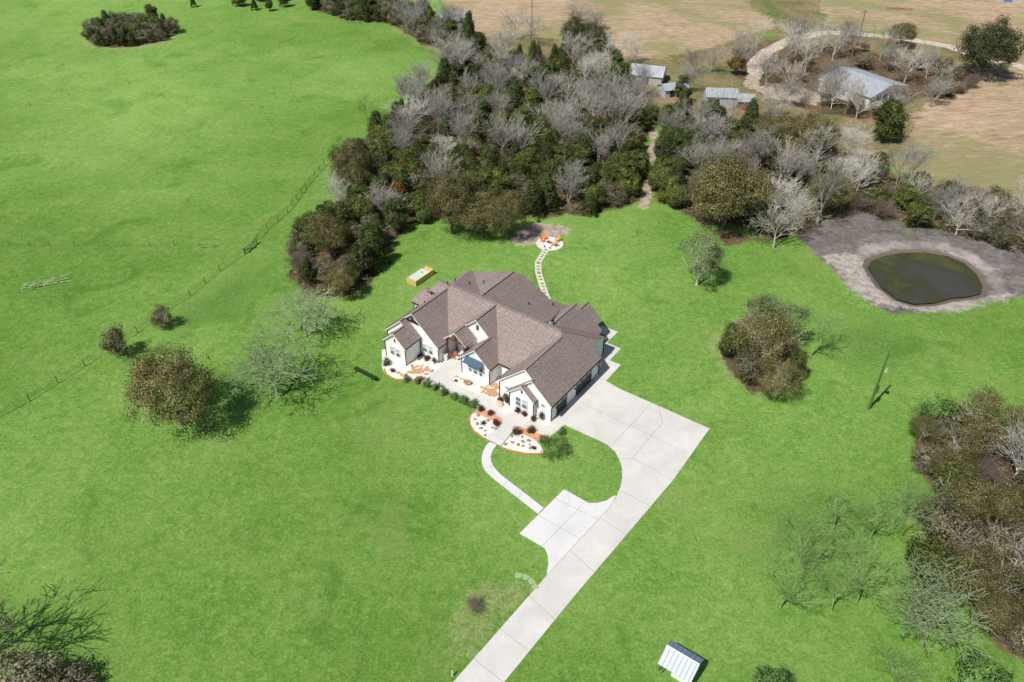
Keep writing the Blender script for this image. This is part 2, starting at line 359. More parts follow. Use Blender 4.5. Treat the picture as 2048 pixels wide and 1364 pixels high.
LITTER = [P2([(1600, 455), (1640, 450), (1650, 470), (1620, 480), (1595, 478)]), P2([(1400, 440), (1370, 430), (1350, 415), (1440, 460), (1530, 480), (1450, 490)]), P2([(1470, 650), (1450, 720), (1500, 790), (1580, 770), (1600, 680), (1530, 620)])]
def axis(lo, hi, step, outs):
    return np.array([-o + lo for o in outs[::-1]] + list(np.arange(lo, hi + step / 2, step)) + [o + hi for o in outs], float)
gx = axis(-235, 240, 0.85, [6, 20, 60, 150, 400, 1000, 2500]); gy = axis(18, 395, 0.85, [6, 20, 60, 150, 400, 1000, 2500])
GX, GY = np.meshgrid(gx, gy)
rs = np.random.RandomState(3)
def lownoise(X, Y, s, seed):
    r = np.random.RandomState(seed); v = np.zeros(X.shape)
    for i in range(7):
        a = r.uniform(0, 2 * np.pi); k = r.uniform(0.6, 1.8) / s; v += np.sin((X * np.cos(a) + Y * np.sin(a)) * k * 2 * np.pi + r.uniform(0, 6.28))
    return v / 7
wob = lownoise(GX, GY, 9, 1) * 2.2 + lownoise(GX, GY, 3, 2) * 0.8
def msk(poly, w=1.5, wb=1.0): return np.clip(0.5 + (sdist(GX, GY, poly) + wob * wb) / (2 * w), 0, 1)
def mmax(ps, w, wb=1.0):
    v = np.zeros(GX.shape)
    for p in ps: v = np.maximum(v, msk(p, w, wb))
    return v
pond_sd = sdist(GX, GY, POND)
attrs = {
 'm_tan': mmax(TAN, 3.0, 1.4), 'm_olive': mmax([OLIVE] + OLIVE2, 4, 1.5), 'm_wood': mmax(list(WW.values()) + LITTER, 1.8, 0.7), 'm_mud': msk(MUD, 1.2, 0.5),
 'm_ring': np.clip(1 - np.abs(pond_sd + 2.6 + wob * 0.4) / 2.6, 0, 1), 'm_wet': np.clip(0.5 + (pond_sd + 1.0) / 2, 0, 1),
 'm_dirt': np.maximum.reduce([mmax(DIRTS, 1.5, 0.5), np.clip(0.5 + (1.0 - pdist(GX, GY, WOODTRACK) + wob * 0.25) / 1.6, 0, 1), np.clip(0.5 + (2.2 - pdist(GX, GY, TRACKS) + wob * 0.6) / 2.5, 0, 1)]),
 'm_road': np.clip(0.5 + (2.3 - pdist(GX, GY, ROAD) + wob * 0.12) / 1.0, 0, 1),
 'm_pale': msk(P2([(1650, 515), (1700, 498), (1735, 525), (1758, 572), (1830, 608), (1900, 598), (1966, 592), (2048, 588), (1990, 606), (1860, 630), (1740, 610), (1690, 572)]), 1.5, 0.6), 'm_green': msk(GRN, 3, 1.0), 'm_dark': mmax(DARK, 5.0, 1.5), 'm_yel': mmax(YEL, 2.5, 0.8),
}
GZ = -np.clip((pond_sd + 2.5) / 4.5, 0, 1) ** 1.3 * 1.5 + np.clip(1 - np.abs(pond_sd + 7) / 5, 0, 1) * 0.35
GZ = np.where(attrs['m_mud'] > 0.02, GZ, np.minimum(GZ, 0) * 1.0)
ny, nx = GX.shape
me = bpy.data.meshes.new('ground')
idx = np.arange(nx * ny).reshape(ny, nx)
q = np.stack([idx[:-1, :-1], idx[:-1, 1:], idx[1:, 1:], idx[1:, :-1]], -1).reshape(-1, 4)
me.vertices.add(nx * ny); me.vertices.foreach_set('co', np.stack([GX, GY, GZ], -1).astype('f').ravel())
me.loops.add(q.size); me.loops.foreach_set('vertex_index', q.astype('i').ravel())
me.polygons.add(len(q)); me.polygons.foreach_set('loop_start', np.arange(0, q.size, 4, dtype='i')); me.polygons.foreach_set('loop_total', np.full(len(q), 4, 'i'))
me.polygons.foreach_set('use_smooth', np.ones(len(q), bool))
me.update()
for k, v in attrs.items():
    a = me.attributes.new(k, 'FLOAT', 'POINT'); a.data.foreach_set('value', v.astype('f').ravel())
def ground_mat():
    m = mat('grass_and_earth', (0.1, 0.2, 0.05), 0.95, spec=0.1); t = NT(m); p = t.pos()
    nbig = t.noise(p, 0.017, 4, 0.6, 0.6); nmid = t.noise(p, 0.10, 5, 0.68, 0.4); nfin = t.noise(p, 0.75, 5, 0.78, 0.3); nblade = t.noise(p, 2.6, 5, 0.88, 0.4)
    g = t.ramp(nbig, [(0.40, (0.085, 0.19, 0.028)), (0.5, (0.15, 0.265, 0.058)), (0.60, (0.25, 0.36, 0.115))])
    g = t.mix(0.50, g, t.ramp(nmid, [(0.36, (0.060, 0.165, 0.018)), (0.5, (0.165, 0.27, 0.062)), (0.64, (0.29, 0.36, 0.13))]))
    g = t.mix(0.40, g, t.ramp(nfin, [(0.36, (0.045, 0.135, 0.012)), (0.5, (0.16, 0.275, 0.060)), (0.64, (0.36, 0.46, 0.19))]))
    g = t.mix(0.36, g, t.ramp(nblade, [(0.36, (0.035, 0.10, 0.008)), (0.5, (0.155, 0.265, 0.058)), (0.64, (0.42, 0.52, 0.25))]))
    nw = t.noise(p, 0.045, 6, 0.75, 1.2); g = t.mix(t.math('MULTIPLY', t.step(nw, 0.54, 0.66), 0.45), g, t.mix(nblade, (0.12, 0.17, 0.045), (0.36, 0.38, 0.17)))
    nd = t.noise(t.scalev(p, (1.3, 1.3, 1), 0.7), 0.06, 5, 0.7, 0.8); g = t.mix(t.math('MULTIPLY', t.step(nd, 0.55, 0.68), 0.5), g, t.mix(nblade, (0.025, 0.08, 0.008), (0.10, 0.24, 0.035)))
    mow = t.noise(t.scalev(p, (1.1, 0.05, 1), R(-42)), 1.0, 3, 0.6); g = t.mix(0.025, g, t.ramp(mow, [(0.42, (0.06, 0.16, 0.02)), (0.58, (0.30, 0.40, 0.14))]))
    g = t.mix(1.0, g, (0.99, 1.09, 0.82), 'MULTIPLY'); lg = t.ramp(t.noise(p, 0.011, 3, 0.5), [(0.40, (0.80, 0.84, 0.78)), (0.60, (1.16, 1.12, 1.25))]); g = t.mix(1.0, g, lg, 'MULTIPLY')
    def mask(name, k=0.7, lo=0.38, hi=0.62, nz=None):
        a = t.attr(name); n = nz or nfin
        return t.step(t.math('ADD', a, t.math('MULTIPLY', t.math('SUBTRACT', n, 0.5), k)), lo, hi)
    yl = t.mix(0.6, t.ramp(nfin, [(0.38, (0.14, 0.19, 0.045)), (0.62, (0.38, 0.41, 0.17))]), t.ramp(nblade, [(0.38, (0.12, 0.15, 0.04)), (0.62, (0.48, 0.47, 0.25))]))
    g = t.mix(t.math('MULTIPLY', mask('m_yel', 1.6, 0.2, 0.95), 0.6), g, yl)
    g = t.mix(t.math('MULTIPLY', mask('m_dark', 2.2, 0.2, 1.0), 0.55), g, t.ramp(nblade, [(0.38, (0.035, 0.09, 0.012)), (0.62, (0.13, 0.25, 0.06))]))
    st = t.noise(t.scalev(p, (0.075, 0.26, 1), R(-24)), 1.0, 5, 0.72, 0.5); st2 = t.noise(t.scalev(p, (0.28, 1.2, 1), R(-24)), 1.0, 4, 0.75, 0.6)
    tan = t.ramp(st, [(0.38, (0.21, 0.18, 0.085)), (0.5, (0.44, 0.32, 0.205)), (0.62, (0.57, 0.42, 0.31))])
    tan = t.mix(0.45, tan, t.ramp(st2, [(0.41, (0.20, 0.135, 0.07)), (0.59, (0.64, 0.49, 0.35))]))
    tan = t.mix(t.math('MULTIPLY', t.step(t.math('ADD', t.math('MULTIPLY', nbig, 0.6), t.math('MULTIPLY', st, 0.5)), 0.530, 0.585), 0.8), tan, t.mix(st2, (0.10, 0.17, 0.04), (0.28, 0.27, 0.11)))
    tan = t.mix(0.22, tan, t.ramp(nblade, [(0.38, (0.18, 0.12, 0.06)), (0.62, (0.62, 0.48, 0.32))]))
    ol = t.ramp(nmid, [(0.38, (0.115, 0.14, 0.04)), (0.5, (0.20, 0.185, 0.075)), (0.62, (0.34, 0.23, 0.14))])
    ol = t.mix(0.4, ol, t.ramp(nfin, [(0.38, (0.09, 0.08, 0.035)), (0.62, (0.33, 0.27, 0.16))]))
    c = t.mix(mask('m_olive', 1.5), g, ol); c = t.mix(mask('m_tan', 1.6), c, tan)
    c = t.mix(t.math('MULTIPLY', mask('m_green', 2.4, 0.3, 0.8), 0.8), c, t.mix(0.5, ol, (0.10, 0.17, 0.035)))
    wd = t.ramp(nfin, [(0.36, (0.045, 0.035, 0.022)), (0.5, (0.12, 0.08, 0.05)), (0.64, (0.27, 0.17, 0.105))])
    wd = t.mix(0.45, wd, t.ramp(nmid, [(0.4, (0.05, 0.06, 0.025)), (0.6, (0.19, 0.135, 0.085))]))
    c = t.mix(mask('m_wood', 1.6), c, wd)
    mud = t.ramp(nmid, [(0.36, (0.085, 0.07, 0.066)), (0.5, (0.145, 0.122, 0.115)), (0.64, (0.235, 0.205, 0.19))])
    mud = t.mix(0.35, mud, t.ramp(nfin, [(0.38, (0.10, 0.08, 0.08)), (0.62, (0.38, 0.35, 0.33))])); mud = t.mix(t.math('MULTIPLY', t.step(t.noise(p, 0.3, 5, 0.7, 1.0), 0.55, 0.63), 0.6), mud, (0.12, 0.15, 0.055))
    c = t.mix(mask('m_mud', 1.0), c, mud)
    ring = t.mix(t.step(nmid, 0.40, 0.62), (0.24, 0.215, 0.20), (0.44, 0.40, 0.36))
    c = t.mix(t.math('MULTIPLY', mask('m_ring', 1.2, 0.25, 0.8), 0.75), c, ring); c = t.mix(t.math('MULTIPLY', mask('m_pale', 1.6, 0.3, 0.9), 0.8), c, t.ramp(nfin, [(0.38, (0.30, 0.265, 0.23)), (0.62, (0.56, 0.50, 0.44))])); c = t.mix(mask('m_wet', 0.4), c, (0.16, 0.125, 0.10))
    dirt = t.ramp(nfin, [(0.38, (0.28, 0.22, 0.155)), (0.62, (0.50, 0.42, 0.33))]); c = t.mix(mask('m_dirt', 1.2), c, dirt)
    rd = t.ramp(nfin, [(0.38, (0.44, 0.36, 0.29)), (0.62, (0.66, 0.57, 0.48))]); c = t.mix(mask('m_road', 0.6), c, rd)
    t.out(c)
    t.bump(t.math('ADD', nblade, t.math('MULTIPLY', nfin, 0.8)), 0.75, 0.2)
    return m
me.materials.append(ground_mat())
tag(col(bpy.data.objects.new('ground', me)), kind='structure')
wat = mat('pond_water', (0.025, 0.03, 0.012), 0.12, spec=0.5); t = NT(wat)
pc = t.pos(); t.out(t.ramp(t.noise(pc, 0.09, 4, 0.6, 0.8), [(0.38, (0.055, 0.055, 0.045)), (0.52, (0.045, 0.048, 0.016)), (0.64, (0.07, 0.075, 0.02))])); t.bump(t.noise(pc, 1.2, 3), 0.08, 0.03)
b = MB(); b.poly([(*p, -0.42) for p in POND]); tag(b.build('pond_water', wat), kind='structure')
bpy.data.objects['pond_water'].data.transform(Matrix.Identity(4))

# ------------------------------------------------------------------ pavements
def flat(name, pts, z, m, kind='structure', th=None, **kw):
    b = MB(); b.prism([tuple(p)[:2] for p in pts], -0.12, z); o = b.build(name, m); 
    return tag(o, kind=kind, **kw)
def strips(name, lines, z, w, m, parent):
    b = MB()
    for a, c in lines:
        a = Vector((a[0], a[1], 0)); c = Vector((c[0], c[1], 0)); d = (c - a).normalized(); n = Vector((-d.y, d.x, 0)) * w / 2
        b.poly([(*(p)[:2], z) for p in (a - n, c - n, c + n, a + n)])
    return b.build(name, m, parent)
drive_px = [(905, 1366), (1095.2, 1149.5), (1153.6, 1086), (1186.6, 1050), (1212, 1022.5), (1224.7, 1007), (1233.6, 992), (1241, 974), (1244.5, 956.5), (1243.8, 936), (1238.7, 918.4), (1229.8, 903), (1214.6, 889.5), (1200, 882)]
right_px = [(1336.5, 971.7), (1148.5, 1192.7), (1007, 1366)]
dl = [tuple(at(*p))[:2] for p in drive_px]; dr = [tuple(at(*p))[:2] for p in right_px]
ex = Vector(at(905, 1366)) - Vector(at(1095.2, 1149.5)); ex.normalize()
p0 = tuple(Vector(at(905, 1366)) + ex * 30)[:2]; p1 = tuple(Vector(at(1007, 1366)) + ex * 30)[:2]
corner_a = tuple(lw(20.0, 12.5))[:2]; corner_b = tuple(at(1348, 958))[:2]
apron = [p0] + dl + [tuple(lw(2.1, 0.55))[:2], tuple(lw(0.0, -1.0))[:2], tuple(lw(0.05, 13.0))[:2], tuple(lw(2.0, 13.0))[:2], tuple(lw(4.6, 12.6))[:2], corner_a, corner_b] + dr + [p1]
drv = flat('driveway', apron, 0.05, M['concrete'])
def L2(a, b): return tuple(lw(a, b))[:2]
jl = [(L2(0.6, 6.2), L2(19.7, 5.9)), (L2(10.0, -0.1), L2(10.3, 12.5)), (tuple(at(1238.7, 918.4)), tuple(at(1264, 917))), (tuple(at(1264, 917)), tuple(at(1345, 960))), (tuple(at(1264, 917)), tuple(at(1326, 845))), (tuple(at(1326, 845)), L2(11.5, 12.4)),
      (tuple(at(1242, 982)), tuple(at(1300, 1013))), (tuple(at(1200, 1036)), tuple(at(1252, 1070))), (tuple(at(1140, 1101)), tuple(at(1188, 1145))), (tuple(at(1058, 1192)), tuple(at(1108, 1238))), (tuple(at(1000, 1258)), tuple(at(1055, 1300))), (tuple(at(948, 1318)), tuple(at(1005, 1364)))]
cl = [(1233.6, 992), (1224.7, 1007), (1212, 1022.5), (1186.6, 1050), (1153.6, 1086), (1095.2, 1149.5)]
jl += [(tuple(at(*a)), tuple(at(*c))) for a, c in zip(cl[:-1], cl[1:])]
strips('expansion_joint', jl, 0.056, 0.07, M['joint'], drv)
pad = [(1232.5, 991), (1224.7, 993.3), (1214.6, 1001), (1194, 1006), (1176.5, 1006), (1128, 978.8), (1039, 1067), (1088.9, 1096), (1095, 1108.9), (1097, 1124), (1095, 1139), (1093.4, 1150.5), (1153, 1087), (1186, 1051), (1211.5, 1023), (1224, 1007.5)]
pd = flat('parking_pad', P2(pad), 0.044, M['concrete2'])
strips('expansion_joint', [(at(1075, 1030), at(1160, 1078)), (at(1110, 997), at(1197, 1040)), (at(1170, 1004), at(1085, 1093))], 0.05, 0.06, M['joint'], pd)
cw = [(979.7, 884), (972, 892), (967, 902), (964, 911), (963.4, 920), (964.6, 929), (968, 938), (975, 947), (985, 956), (1076, 1027.6), (1087.6, 1016), (1002, 950), (993, 941), (986, 931), (982.5, 922), (981.5, 914), (983.5, 905.7), (988, 897), (993.6, 890)]
cwo = flat('walkway', P2(cw), 0.052, M['concrete2'])
strips('expansion_joint', [(at(968, 938), at(986, 931)), (at(1005, 972), at(1017, 962)), (at(1035, 996), at(1047, 985))], 0.06, 0.05, M['joint'], cwo)
gravel = [(764, 700), (764, 735), (770, 748), (790, 757), (815, 759), (848, 762), (951, 812), (1046, 855), (1099, 875), (1129, 849), (1110, 835), (1080, 815), (1020, 775), (1000, 745), (925, 715), (880, 705), (830, 690), (800, 690)]
flat('gravel_bed', P2(gravel), 0.02, M['gravel'])
walk = [(847.9, 760.5), (899, 720), (915, 705), (950, 720), (927, 745), (906, 754), (909, 765), (926, 776), (960, 790), (985, 797), (1003, 812), (1018, 822), (1040, 832), (1062, 842), (1098, 852), (1126, 850.5), (1099.6, 873.4), (1046, 852.8), (1032, 853.8), (1002, 892), (970.5, 876.5), (1006, 843), (1003, 835), (951.4, 811), (921, 795.4), (896.7, 783.5)]
wk = flat('front_walk', P2(walk), 0.046, M['concrete'])
strips('expansion_joint', [(at(880, 776), at(908, 755)), (at(945, 806), at(960, 791)), (at(985, 825), at(1002, 812)), (at(1046, 852), at(1062, 841)), (at(985, 868), at(1012, 882))], 0.054, 0.05, M['joint'], wk)
flat('patio', [L2(0, 12.95), L2(1.95, 12.95), L2(1.85, 17.95), L2(-0.2, 17.95), L2(-0.3, 21.8), L2(-3.0, 21.8), L2(-3.05, 25.6), L2(-6.2, 25.6), L2(-6.2, 22), L2(-4.2, 18.3), L2(-2.5, 14)], 0.048, M['concrete'])
flat('flower_bed', P2([(949, 825), (942, 830), (939, 839), (940.5, 849), (948, 861.5), (969, 877), (1004, 846), (975, 836)]), 0.03, M['gravel'])
flat('flower_bed', P2([(1003, 893), (1021, 871), (1037, 865), (1066.6, 877), (1080, 890), (1087, 902), (1085, 906.6), (1052, 906), (1022.6, 900.7)]), 0.03, M['gravel'])
flat('mulch_bed', P2([(949, 823.5), (959.6, 813), (1003, 836), (1006.5, 843), (1002, 848), (975, 837)]), 0.038, M['mulch'])
flat('mulch_bed', P2([(1034, 855), (1046, 854.5), (1098, 875.8), (1094, 881.7), (1074, 883), (1066, 877.5), (1037, 864)]), 0.038, M['mulch'])
flat('porch_floor', [L2(-22.5, 2.2), L2(-18.0, 2.2), L2(-18.0, 5.2), L2(-22.5, 5.2)], 0.11, M['concrete'])
def edging(pts, label):
    b = MB(); w = [at(*p) for p in pts]
    for p, q2 in zip(w[:-1], w[1:]): b.beam((p.x, p.y, 0.05), (q2.x, q2.y, 0.05), 0.22, 0.14)
    tag(b.build('bed_edging', M['edging']), label, 'edging')
edging([(948, 824), (941, 830), (938, 839), (939.5, 849), (947, 862), (969, 878)], 'rusty curved edging round the left bed below the walk')
edging([(1002, 895), (1022, 902), (1052, 908), (1086, 908)], 'rusty edging along the bottom of the right gravel bed')
edging([(768, 738), (772, 749), (790, 759), (815, 762), (848, 766)], 'orange edging curving round the bed at the left corner of the house')
# fire pit, path of stepping stones
fc = at(1099.5, 487.5)
b = MB(); b.prism([(fc.x + 2.75 * math.cos(k / 32 * 6.2832), fc.y + 2.75 * math.sin(k / 32 * 6.2832)) for k in range(32)], -0.1, 0.05)
tag(b.build('fire_pit_patio', M['concrete2']), kind='structure')
pl = [(1093, 498), (1084, 512), (1076, 525), (1077, 545), (1083, 565), (1092, 592), (1096, 600)]
b = MB(); W = [at(*p) for p in pl]; Lf, Rt = [], []
for i, p in enumerate(W):
    d = (W[min(i + 1, len(W) - 1)] - W[max(i - 1, 0)]).normalized(); n = Vector((-d.y, d.x, 0)) * 0.62; Lf.append(p + n); Rt.append(p - n)
b.prism([(p.x, p.y) for p in Lf + Rt[::-1]], -0.1, 0.03)
tag(b.build('path', noisy('pale_path', (0.50, 0.56, 0.36), (0.62, 0.66, 0.48), 1.5, 0.9)), kind='structure')
random.seed(5)
step0 = None; nst = 0
for i in range(len(W) - 1):
    seg = (W[i + 1] - W[i]); L = seg.length; k = 0.4
    while k < L:
        c = W[i] + seg.normalized() * k; k += 1.05; nst += 1
        b = MB(); ang = math.atan2(seg.y, seg.x)
        pts = [(0.28 * math.cos(j / 7 * 6.283) * random.uniform(0.8, 1.1), 0.42 * math.sin(j / 7 * 6.283) * random.uniform(0.8, 1.1)) for j in range(7)]
        b.prism(pts, 0.0, 0.05); o = b.build('stepping_stone', M['greenwood'] if False else M['rock'], None, (c.x, c.y, 0.01), ang)
        tag(o, 'dark stepping stone set in the pale path from the house to the fire pit', 'stepping stone', 'stepping stones on the fire pit path')

# ------------------------------------------------------------------ the house
house = empty('house', (HX, HY, 0), YAW, 'large white farmhouse with steep grey-brown shingle roofs and many front gables', 'house')
roof = MB(); fasc = MB(); wall = MB(); sid = MB(); gut = MB(); dsp = MB(); rcap = MB()
def Z(f): return lambda a, b: (a, b, f(a, b))
gR = Z(lambda a, b: 7.9 - 0.9 * (a + 4.75)); gL = Z(lambda a, b: 7.9 - 0.9 * (-4.75 - a))
mF = Z(lambda a, b: 8.4 - 0.72 * (10.4 - b)); mB = Z(lambda a, b: 8.4 - 0.40 * (b - 10.4)); mBr = Z(lambda a, b: 8.4 - 0.58 * (b - 10.4))
cR = Z(lambda a, b: 8.37 - 0.9 * (a + 17.8)); cL = Z(lambda a, b: 8.37 - 0.9 * (-17.8 - a)); cfL = Z(lambda a, b: 5.985 - 0.9 * (-15.15 - a))
lR = Z(lambda a, b: 8.0 - 0.9 * (a + 27.55)); lL = Z(lambda a, b: 8.0 - 0.9 * (-27.55 - a)); qR = Z(lambda a, b: 6.515 - 0.9 * (a + 29.2)); qL = Z(lambda a, b: 5.84 - 0.9 * (-28.45 - a))
g2L = Z(lambda a, b: 6.595 - 0.9 * (-3.3 - a)); gbR = Z(lambda a, b: 5.29 - 0.9 * (a + 4.75))
bR = Z(lambda a, b: 8.0 - 0.9 * (a + 21.7)); bL = Z(lambda a, b: 8.0 - 0.42 * (-21.7 - a))
rR = Z(lambda a, b: 7.4 - 0.9 * (a + 8.17)); rL = Z(lambda a, b: 7.4 - 0.9 * (-8.17 - a)); r2L = Z(lambda a, b: 6.662 - 0.9 * (-7.35 - a))
wF = Z(lambda a, b: 3.25 + 0.7 * (b - 8.3)); 
def rp(f, pts, d):
    P = [f(a, b) for a, b in pts]; roof.slab([(x, y, z) for x, y, z in P], 0.05, (1, 0, 0) if d == 'a' else (0, 1, 0))
    fasc.slab([(x, y, z - 0.054) for x, y, z in P], 0.17)
rp(gR, [(0.35, -0.5), (0.35, 14.0), (-1.5, 14.0), (-1.5, 16.3), (-5.3, 10.4), (-4.75, 9.7), (-4.75, -0.2), (-3.3, -0.2), (-3.3, -0.5)], 'b')
rp(gL, [(-4.75, -0.2), (-4.75, 9.7), (-9.85, 3.33), (-9.85, -0.2)], 'b')
rp(g2L, [(-3.3, -0.5), (-3.3, 0.1), (-7.25, 0.1), (-7.25, -1.2), (-4.75, -1.2), (-4.75, -0.5)], 'b')
rp(gbR, [(-4.75, -1.2), (-2.35, -1.2), (-2.35, -0.1), (-4.75, -0.1)], 'b')
rp(mF, [(-5.3, 10.4), (-4.75, 9.7), (-9.85, 3.33), (-12.18, 3.33), (-17.8, 10.37)], 'a')
rp(mF, [(-17.8, 10.4), (-17.8, 10.36), (-22.2, 4.9), (-22.87, 4.0), (-27.55, 9.84), (-27.1, 10.4)], 'a')
rp(cR, [(-12.15, 0.95), (-12.15, 3.36), (-17.8, 10.36), (-17.8, 4.9), (-15.15, 4.9), (-15.15, 0.95)], 'b')
rp(cfL, [(-15.15, 0.95), (-15.15, 5.3), (-18.25, 5.3), (-18.25, 0.95)], 'b')
rp(cL, [(-17.8, 4.9), (-17.8, 10.36), (-22.2, 4.9)], 'b')
rp(lR, [(-22.25, 0.6), (-22.25, 3.25), (-22.87, 4.0), (-27.55, 9.84), (-27.55, 0.6)], 'b')
rp(lL, [(-27.55, 0.6), (-27.55, 9.84), (-27.1, 10.4), (-32.6, 22.6), (-32.85, 22.6), (-32.85, -0.5), (-29.2, -0.5), (-29.2, 0.6)], 'b')
rp(qR, [(-29.2, -0.5), (-29.2, 1.0), (-26.05, 1.0), (-26.05, -3.1), (-28.45, -3.1), (-28.45, -0.5)], 'b')
rp(qL, [(-28.45, -3.1), (-28.45, 0.0), (-31.05, 0.0), (-31.05, -3.1)], 'b')
# rear planes
rp(mB, [(-8.9, 10.4), (-21.7, 10.4), (-21.7, 11.4), (-16.4, 23.0), (-11.0, 23.2), (-11.2, 19.5), (-8.9, 13.0)], 'a')
rp(mB, [(-27.1, 10.4), (-21.7, 10.4), (-21.7, 11.4), (-32.6, 22.6)], 'a')
rp(mBr, [(-5.3, 10.4), (-8.9, 10.4), (-8.9, 12.6), (-3.5, 19.0), (-1.5, 19.0), (-1.5, 16.3)], 'a')
rp(bR, [(-21.7, 11.3), (-21.7, 20.5), (-20.4, 22.3), (-16.3, 23.6), (-16.3, 22.7)], 'b')
rp(bL, [(-21.7, 11.3), (-33.2, 21.3), (-32.0, 21.3), (-21.7, 20.8)], 'b')
rp(bL, [(-21.7, 11.3), (-27.1, 16.0), (-33.2, 16.9), (-33.2, 21.3)], 'b')
rp(rR, [(-8.17, 12.9), (-3.5, 18.9), (-3.5, 20.6), (-4.45, 20.55), (-4.45, 22.0), (-7.35, 22.0), (-7.35, 19.6), (-8.17, 19.6)], 'b')
rp(rR, [(-8.17, 12.9), (-8.7, 12.1), (-5.0, 12.4), (-3.5, 18.9)], 'b')
rp(rL, [(-8.17, 12.9), (-8.17, 19.6), (-12.6, 19.6), (-12.6, 12.9)], 'b')
rp(r2L, [(-7.35, 19.3), (-7.35, 22.0), (-10.2, 22.0), (-10.2, 19.3)], 'b')
# low wing on the left side: two small ridges along the front
rp(wF, [(-34.9, 8.35), (-32.3, 8.35), (-31.0, 10.8), (-34.0, 10.8)], 'a'); rp(Z(lambda a, b: 4.965 - 0.7 * (b - 10.8)), [(-34.0, 10.8), (-31.0, 10.8), (-31.0, 13.2), (-34.9, 13.2)], 'a')
rp(wF, [(-32.9, 10.4), (-30.0, 10.4), (-29.6, 12.6), (-31.9, 12.6)], 'a'); rp(Z(lambda a, b: 6.26 - 0.7 * (b - 12.65)), [(-31.9, 12.65), (-29.6, 12.65), (-29.6, 15), (-33.4, 15)], 'a')
rp(Z(lambda a, b: 4.965 + 1.9 * (a + 34.0)), [(-34.0, 10.8), (-34.9, 8.35), (-34.9, 13.2)], 'b')
# porch roof
pa = -20.15
pR = Z(lambda a, b: 6.33 - 0.86 * (a - pa)); pL = Z(lambda a, b: 6.33 - 0.86 * (pa - a))
rp(pR, [(pa, 2.3), (pa, 5.3), (pa + 2.2, 5.3), (pa + 2.2, 2.3)], 'b'); rp(pL, [(pa, 2.3), (pa, 7.0), (pa - 2.3, 5.3), (pa - 2.3, 2.3)], 'b')
# walls: gabled bodies under the roofs
h0 = -0.24
def gb(b0, b1, prof, tgt=wall): tgt.extr(prof, b0, b1)
def gR1(a): return gR(a, 0)[2] + h0
wall_b = []
gb(0.1, 9.6, [(-9.5, 0), (0, 0), (0, gR1(0)), (-4.75, 7.9 + h0), (-9.5, gL(-9.5, 0)[2] + h0)])
gb(9.6, 13.9, [(-9.5, 0), (0.0, 0), (0.0, gR1(0)), (-2.9, 5.6), (-6.0, 5.6), (-9.5, 3.0)])
gb(-0.12, 0.1, [(-6.9, 0), (0.0, 0), (0.0, gR1(0)), (-3.3, 6.595 + h0), (-6.9, 3.1)])
gb(-0.82, -0.12, [(-6.96, 0), (-2.66, 0), (-2.66, gbR(-2.66, 0)[2] + h0), (-4.75, 5.29 + h0), (-6.96, g2L(-6.96, 0)[2] + h0)])
gb(1.3, 10.0, [(-17.9, 0), (-12.5, 0), (-12.5, cR(-12.5, 0)[2] + h0), (-15.15, 5.985 + h0), (-17.9, cfL(-17.9, 0)[2] + h0)])
gb(5.3, 10.2, [(-22.0, 0), (-15.0, 0), (-15.0, cR(-15.0, 0)[2] + h0), (-17.8, 8.37 + h0), (-22.0, cL(-22.0, 0)[2] + h0)])
gb(1.0, 10.0, [(-32.5, 0), (-22.6, 0), (-22.6, lR(-22.6, 0)[2] + h0), (-27.55, 8.0 + h0), (-32.5, lL(-32.5, 0)[2] + h0)])
gb(-0.15, 1.0, [(-32.5, 0), (-26.4, 0), (-26.4, qR(-26.4, 0)[2] + h0), (-29.2, 6.515 + h0), (-32.5, lL(-32.5, 0)[2] + h0)])
gb(-2.7, -0.15, [(-30.7, 0), (-26.42, 0), (-26.42, qR(-26.42, 0)[2] + h0), (-28.45, 5.84 + h0), (-30.7, qL(-30.7, 0)[2] + h0)])
wall.bx(-15, -9.4, 3.8, 10, 0, 3.1); wall.bx(-22.8, -15, 9, 17.5, 0, 3.1)
wall.bx(-32.45, -21.5, 10, 20.9, 0, 2.9); wall.bx(-21.5, -16.7, 10, 23.2, 0, 2.95); wall.bx(-16.7, -4.0, 10, 18.4, 0, 3.0); wall.bx(-11.5, -5.2, 18.4, 21.6, 0, 3.1)
wall.bx(-9.5, -1.9, 13.9, 18.5, 0, 3.3); wall.extr([(13.9, 3.3), (18.5, 3.3), (16.2, 4.7), (13.9, 4.7)], -3.0, -1.9, 'a')
wall.bx(-5.2, -4.0, 18.4, 20.4, 0, 3.3); wall.bx(-34.5, -32.4, 8.7, 12.8, 0, 3.0); wall.bx(-32.9, -32.4, 12.8, 15, 0, 3.2)
wall.extr([(-10.8, 3.0), (-5.2, 3.0), (-5.2, 4.2), (-8.17, 6.9), (-10.8, 4.6)], 14, 19.3); wall.extr([(-9.6, 3.0), (-5.0, 3.0), (-5.0, 4.1), (-7.35, 6.3), (-9.6, 4.2)], 19.3, 21.7)
wall.extr([(-27.5, 2.9), (-17.0, 2.9), (-17.0, 3.4), (-21.7, 7.5), (-27.5, 5.1)], 12, 20.3)
wobj = wall.build('wall', M['siding'], house)
roofo = roof.build('roof', M['shingle'], house); fo = fasc.build('fascia', M['white'], roofo)
